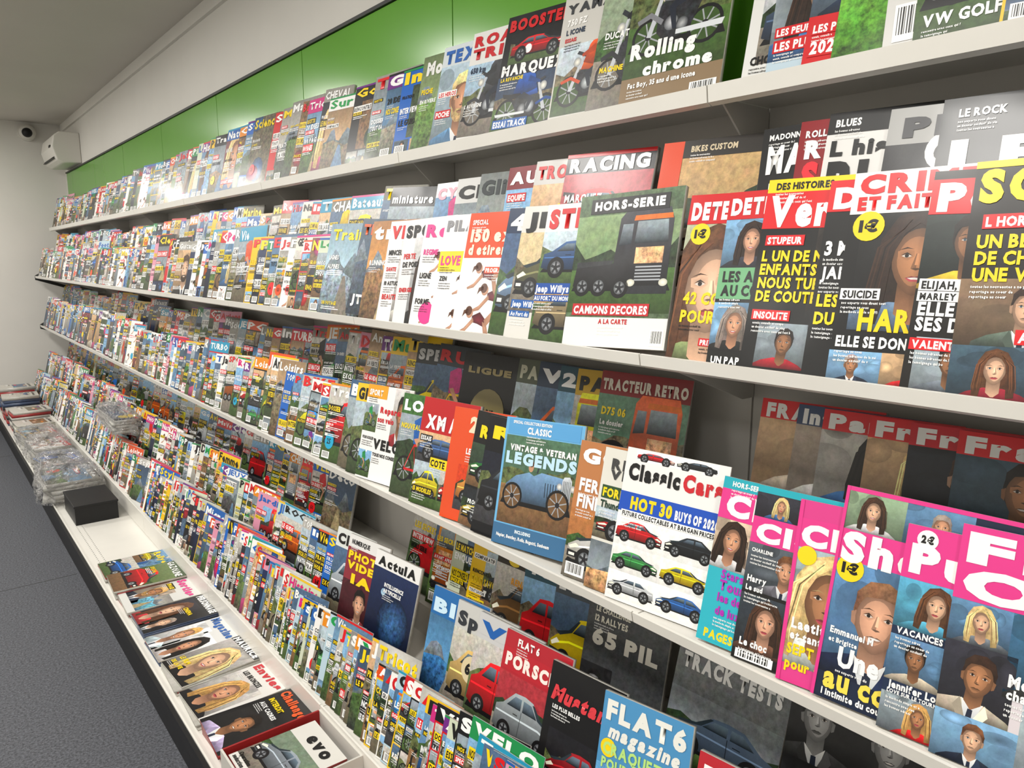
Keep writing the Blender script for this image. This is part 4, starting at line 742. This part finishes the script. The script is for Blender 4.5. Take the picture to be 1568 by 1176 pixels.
for (X, Z, Z2) in ((1.0, ZC-.172, ZC-.055), (1.0, ZC-.655, ZC-.535), (.845, ZC-1.325, ZC-1.06)):
    v = [(X-.02, 8.685, Z+.012), (X-.02, 8.685, Z-.03), (1.338, 8.685, Z-.15), (1.338, 8.685, Z2+.1)]
    v += [(a, b+.005, c) for a, b, c in v]
    mesh_obj('end_plate', v, [(0, 1, 2, 3), (7, 6, 5, 4), (0, 4, 5, 1), (1, 5, 6, 2), (2, 6, 7, 3), (3, 7, 4, 0)], DGREY, unit)
TZ = ZC-1.43; TX = .52
extrude_profile('base_tray', [(TX, TZ), (TX, TZ+.018), (TX+.006, TZ+.018), (TX+.006, TZ+.004), (1.338, TZ+.004), (1.338, TZ-.01), (TX, TZ-.01)], -1.3, 8.68, WHITE, unit)
box('base_kick', TX+.012, 1.338, -1.29, 8.67, 0, TZ-.01, BLACK, unit)
box('tray_front_edge', TX-.014, TX-.0005, -1.3, 8.68, TZ-.03, TZ+.014, BLACK, unit)
a = Acc()
for row_x in (TX+.05, TX+.075):
    y = 3.6
    while y < 4.9:
        P = np.array([(row_x+.003*math.cos(t*math.pi/3), y+.003*math.sin(t*math.pi/3), TZ+.0045) for t in range(6)])
        a.add(P, [(0, 1, 2, 3, 4, 5)], (.05, .05, .05, 0)); y += .025
o = a.obj('tray_perforations'); o.parent = unit

# ------------------------------------------------------------------ magazines lying in the tray
EVO = dict(bg='dcdad4', ph=[('car', 0, .1, 1, .7, '808890', '70806c')], T=[('evo', .3, .78, .55, .15, K)], L=[('Operation', .05, .1, .5, .05, K), ('seduction', .05, .03, .5, .05, K)])
FLAT = [
 (3.74, .05, dict(bg='c8b060', ph=[('car', 0, .5, .5, 1, 'f0c010'), ('abs', .5, .5, 1, 1), ('car', 0, 0, 1, .5, BL)], T=[('Rallye', .1, .82, .8, .1, YL)])),
 (3.54, .07, dict(ph=[('car', 0, 0, 1, .85, RD, '5c7040')], bg='3c5030', T=[('GAZOLINE', .05, .85, .9, .1, W_)], L=[('SPECIAL', .1, .6, .5, .06, YL)])),
 (3.33, .045, dict(bg='d8d8d4', ph=[('man', 0, .1, .6, .7), ('land', .5, .1, 1, .6, '5c9ab0')], T=[('Sorties', .05, .8, .9, .12, PK)], L=[('IMAGE', .1, .65, .5, .06, YL, K)])),
 (3.10, .05, dict(bg='141418', ph=[('woman', 0, 0, .6, .8, 'c03038', '20202c'), ('man', .55, 0, 1, .5, '202020', '101018')], T=[('PERSONNAGE', .05, .85, .9, .09, W_)], L=[('CINEMA', .4, .6, .5, .06, YL)])),
 (2.87, .04, dict(bg='dcdcda', ph=[('man', 0, 0, .5, .75, 'b8c8d0', 'e8e8e8'), ('woman', .45, 0, 1, .7, 'e8e0d8', 'f0f0ee')], T=[('Magazine', .05, .83, .9, .11, BL)], R=[(0, .97, 1, 1, YL)])),
 (2.64, .055, dict(bg='202024', ph=[('woman', 0, 0, 1, .85, '181818', 'a8a4a0')], T=[('MAURICE', .05, .86, .9, .08, W_)], L=[('LE FILM', .05, .2, .5, .06, YL), ('DE LA VIE', .05, .1, .5, .05, YL)])),
 (2.41, .05, dict(bg='dcdad6', ph=[('woman', .0, 0, .9, .7, '18181c', 'c0bcb8')], T=[('Envies', .05, .84, .9, .1, 'c02030')], L=[('LES BRONZES', .1, .7, .6, .06, K)])),
 (2.18, .09, dict(bg='101012', ph=[('man', .1, 0, .9, .6, 'b8a8d0', '202020')], T=[('Challenges', .05, .84, .9, .1, OR)], L=[('INTERDIT', .1, .7, .6, .06, YL), ('AUX CADRES', .1, .6, .6, .05, W_)])),
]
rg = random.Random(5)
def flat_stack(yl, hgt, spec, x0=None, n=None, w=.215, h=.29, name='magazine_stack', z=TZ+.0045, rot0=0):
    acc = Acc(); n = n or max(2, int(hgt/.009)); zz = z
    for i in range(n):
        t = hgt/n; zz += t
        ang = math.radians(rg.uniform(-3, 3)+rot0) if i < n-1 else math.radians(rg.uniform(-4, 4)+rot0)
        r = np.array([math.sin(ang), -math.cos(ang), 0.]); u = np.array([math.cos(ang), math.sin(ang), 0.])
        X0 = (TX+.03 if x0 is None else x0)+rg.uniform(-.003, .006)
        m = Mag(acc, (X0, yl+rg.uniform(-.004, .004), zz), r, u, np.array([0, 0, 1.]), w, h, t*.96, 1 if yl > 3.5 or yl < 1.4 else 2, edge=rg.choice([(.7, .69, .66), (.6, .2, .2), (.3, .35, .45), (.75, .74, .7), (.2, .2, .2)]))
        if i == n-1:
            if spec: hero_cover(m, spec, rg)
            else: random_cover(m, rg, 'mix')
    return acc.obj(name)
for yl, hg, sp in FLAT: flat_stack(yl-.002, hg*.55, sp, n=4, w=.208 if yl < 3.7 else .2)
bx = empty('cardboard_display_box')
box('panel_front', TX+.012, TX+.018, 1.66, 1.93, TZ+.0045, TZ+.10, simple('white_card', (.8, .79, .76), .6), bx)
cardm = bpy.data.materials['white_card']
box('panel_back', TX+.30, TX+.306, 1.66, 1.93, TZ+.0045, TZ+.10, cardm, bx)
box('panel_left', TX+.018, TX+.30, 1.924, 1.93, TZ+.0045, TZ+.10, simple('red_card', (.6, .1, .1), .6), bx)
box('panel_right', TX+.018, TX+.30, 1.66, 1.666, TZ+.0045, TZ+.10, cardm, bx)
flat_stack(1.905, .085, EVO, x0=TX+.026, n=6, w=.215, h=.25, name='magazine_stack')
y = 1.62
while y > -.5:
    flat_stack(y, rg.uniform(.02, .05), None, n=3); y -= .23

crate = empty('black_storage_box')
cx0, cx1, cy0, cy1, cz = TX+.05, TX+.26, 4.45, 4.80, TZ+.005
box('bottom', cx0, cx1, cy0, cy1, cz, cz+.006, BLACK, crate)
box('side_near', cx0, cx1, cy0, cy0+.006, cz+.006, cz+.095, BLACK, crate)
box('side_far', cx0, cx1, cy1-.006, cy1, cz+.006, cz+.095, BLACK, crate)
box('side_front', cx0, cx0+.006, cy0+.006, cy1-.006, cz+.006, cz+.095, BLACK, crate)
box('side_back', cx1-.006, cx1, cy0+.006, cy1-.006, cz+.006, cz+.095, BLACK, crate)
box('lid', cx0-.004, cx1+.004, cy0-.004, cy1+.004, cz+.095, cz+.107, BLACK, crate, .003)

def bundle(cx, cy, z, lx, ly, lz, seed, name='plastic_wrapped_magazine_bundle', rot=12):
    g = random.Random(seed)
    acc = Acc(); n = 5
    for i in range(n):
        ang = math.radians(g.uniform(-rot, rot)); r = np.array([math.sin(ang), -math.cos(ang), 0]); u = np.array([math.cos(ang), math.sin(ang), 0])
        t = lz*.7/n
        O = np.array([cx, cy, z+(i+1)*t+.003])-r*ly*.42-u*lx*.42
        m = Mag(acc, O, r, u, np.array([0, 0, 1.]), ly*.84, lx*.84, t*.9, 0)
        if i == n-1: random_cover(m, g, 'mix')
    ob = acc.obj(name)
    nu, nv = 56, 20; V = []; F = []
    for j in range(nv+1):
        v = j/nv*math.pi/2
        for i in range(nu):
            a_ = 2*math.pi*i/nu
            ca, sa = math.cos(a_), math.sin(a_)
            q = max(abs(ca), abs(sa))**.8
            rr = math.cos(v)**.25 if v < math.pi/2-.01 else 0.0
            d = g.uniform(-.012, .012)+(.03*math.sin(a_*9+seed)+.02*math.sin(a_*5+seed*2) if j < 5 else 0)
            V.append((cx+ca/q*lx*.52*rr*(1+d*3), cy+sa/q*ly*.52*rr*(1+d*3), max(z+.001, z+math.sin(v)**.7*lz*(1+g.uniform(-.12, .12)))))
    for j in range(nv):
        for i in range(nu):
            F.append((j*nu+i, j*nu+(i+1) % nu, (j+1)*nu+(i+1) % nu, (j+1)*nu+i))
    mesh_obj('plastic_film', V, F, FILM, ob)
    return ob
bundle(TX+.12, 5.08, TZ+.019, .33, .46, .17, 1)
bundle(TX+.15, 5.64, TZ+.006, .27, .42, .13, 2)
bundle(TX+.15, 6.17, TZ+.006, .27, .42, .15, 3)
bundle(TX+.15, 6.72, TZ+.006, .27, .42, .12, 5)
bundle(.93, 5.05, ZC-1.03, .16, .62, .12, 7, rot=4)
for i, yl in enumerate((7.25, 7.55, 7.85, 8.15, 8.45)):
    flat_stack(yl, (.10, .16, .12, .2, .24)[i], dict(bg='bfbbb2', bt=.2, T=[('Le Journal', .1, .84, .8, .08, '202020')], ph=[('abs', .1, .4, .9, .78)], L=[('A LA UNE', .1, .3, .5, .04, K)]), n=7, w=.25, h=.28, name='newspaper_stack')

# ------------------------------------------------------------------ room
box('floor', -2.9, 1.5, -2.6, YE+.1, -.1, 0, FLOOR)
for k, yy in enumerate((4.2, 1.2, 7.2, -1.8)):
    box('trim_%d' % (k+1), -2.79, TX, yy-.002, yy+.002, -.002, .0008, DGREY)
box('ceiling', -2.9, 1.5, -2.6, YE+.1, ZCEIL, ZCEIL+.1, CEIL)
box('wall_right', XW, 1.5, -2.6, YE+.1, 0, ZCEIL, WALL)
box('wall_far', -2.9, XW, YE, YE+.1, 0, ZCEIL, WALL)
box('wall_left', -2.9, -2.8, -2.6, YE, 0, ZCEIL, WALL)
box('wall_near', -2.8, XW, -2.6, -2.5, 0, ZCEIL, WALL)
box('trim_5', XW-.02, XW, -2.5, YE, ZCEIL-.07, ZCEIL-.0005, WALL)
box('baseboard_far', -2.8, .49, YE-.012, YE, 0, .08, DGREY)
box('baseboard_left', -2.8, -2.788, -2.5, YE-.013, 0, .08, DGREY)

ac = empty('wall_air_conditioner')
pr = [(XW-.0005, 2.47), (XW-.0005, 2.74), (XW-.16, 2.74), (XW-.21, 2.70), (XW-.23, 2.60), (XW-.20, 2.49), (XW-.15, 2.46)]
b = extrude_profile('body', pr, 7.95, 8.62, PLAST, ac)
m = b.modifiers.new('b', 'BEVEL'); m.width = .012; m.segments = 3
for i in range(3): box('louvre_%d' % i, XW-.225+.008*i, XW-.205, 8.0, 8.57, 2.50+i*.012, 2.504+i*.012, DGREY, ac)
box('status_display', XW-.235, XW-.225, 8.02, 8.1, 2.60, 2.62, BLACK, ac)
def sphere(name, loc, r, mat, parent, sc=(1, 1, 1)):
    me = bpy.data.meshes.new(name); bm = bmesh.new(); bmesh.ops.create_uvsphere(bm, u_segments=24, v_segments=14, radius=r)
    for v in bm.verts: v.co = Vector((v.co.x*sc[0]+loc[0], v.co.y*sc[1]+loc[1], v.co.z*sc[2]+loc[2]))
    for f in bm.faces: f.smooth = True
    bm.to_mesh(me); bm.free(); me.materials.append(mat); return link(bpy.data.objects.new(name, me), parent)
def cyl(name, loc, r, d, axis, mat, parent, seg=28):
    me = bpy.data.meshes.new(name); bm = bmesh.new(); bmesh.ops.create_cone(bm, cap_ends=True, segments=seg, radius1=r, radius2=r, depth=d)
    R = {'Z': Matrix(), 'Y': Matrix.Rotation(math.pi/2, 4, 'X'), 'X': Matrix.Rotation(math.pi/2, 4, 'Y')}[axis]
    bm.transform(Matrix.Translation(loc) @ R); bm.to_mesh(me); bm.free(); me.materials.append(mat); return link(bpy.data.objects.new(name, me), parent)
cam_e = empty('security_camera')
cyl('base', (1.06, YE-.02, 2.82), .08, .04, 'Y', PLAST, cam_e)
sphere('housing', (1.06, YE-.05, 2.82), .072, PLAST, cam_e)
sphere('lens', (1.05, YE-.10, 2.81), .045, BLACK, cam_e)

# ------------------------------------------------------------------ lights (flat ceiling panels along the aisle, plus an added fill row)
def lamp(x, y, power, size=.5):
    e = empty('ceiling_or_fill_light')
    box('frame', x-size/2-.02, x+size/2+.02, y-size/2-.02, y+size/2+.02, ZCEIL-.012, ZCEIL-.0005, PLAST, e)
    l = bpy.data.lights.new('lamp', 'AREA'); l.shape = 'SQUARE'; l.size = size; l.energy = power; l.color = (1, .97, .92)
    o = bpy.data.objects.new('lamp', l); o.location = (x, y, ZCEIL-.02); scene.collection.objects.link(o); o.parent = e
for y in (-1.2, .6, 2.4, 4.2, 6.0, 7.8):
    lamp(-.45, y, 33, .42)
for y in (-.6, 1.8, 4.2, 6.6):  # added fill row, no real fixtures: brightens the ceiling and under the shelves
    lamp(-2.1, y, 16, .6)
w = bpy.data.worlds.new('world'); scene.world = w; w.use_nodes = True
w.node_tree.nodes['Background'].inputs[0].default_value = (.8, .85, .9, 1); w.node_tree.nodes['Background'].inputs[1].default_value = .3
scene.view_settings.view_transform = 'Standard'
scene.view_settings.exposure = 0.15

# ------------------------------------------------------------------ camera
cd = bpy.data.cameras.new('camera'); cam = bpy.data.objects.new('camera', cd); scene.collection.objects.link(cam)
yaw = math.radians(39.06); p = math.radians(9.6)
R = Vector((math.cos(yaw), -math.sin(yaw), 0)); Fw = Vector((math.sin(yaw)*math.cos(p), math.cos(yaw)*math.cos(p), -math.sin(p)))
U = R.cross(Fw)
M = Matrix((R, U, -Fw)).transposed().to_4x4(); M.translation = Vector((0, 0, ZC))
cam.matrix_world = M
cd.sensor_width = 36; cd.lens = 1130/1568*36; cd.clip_start = .02
scene.camera = cam
print('verts', sum(len(o.data.vertices) for o in bpy.data.objects if o.type == 'MESH'))
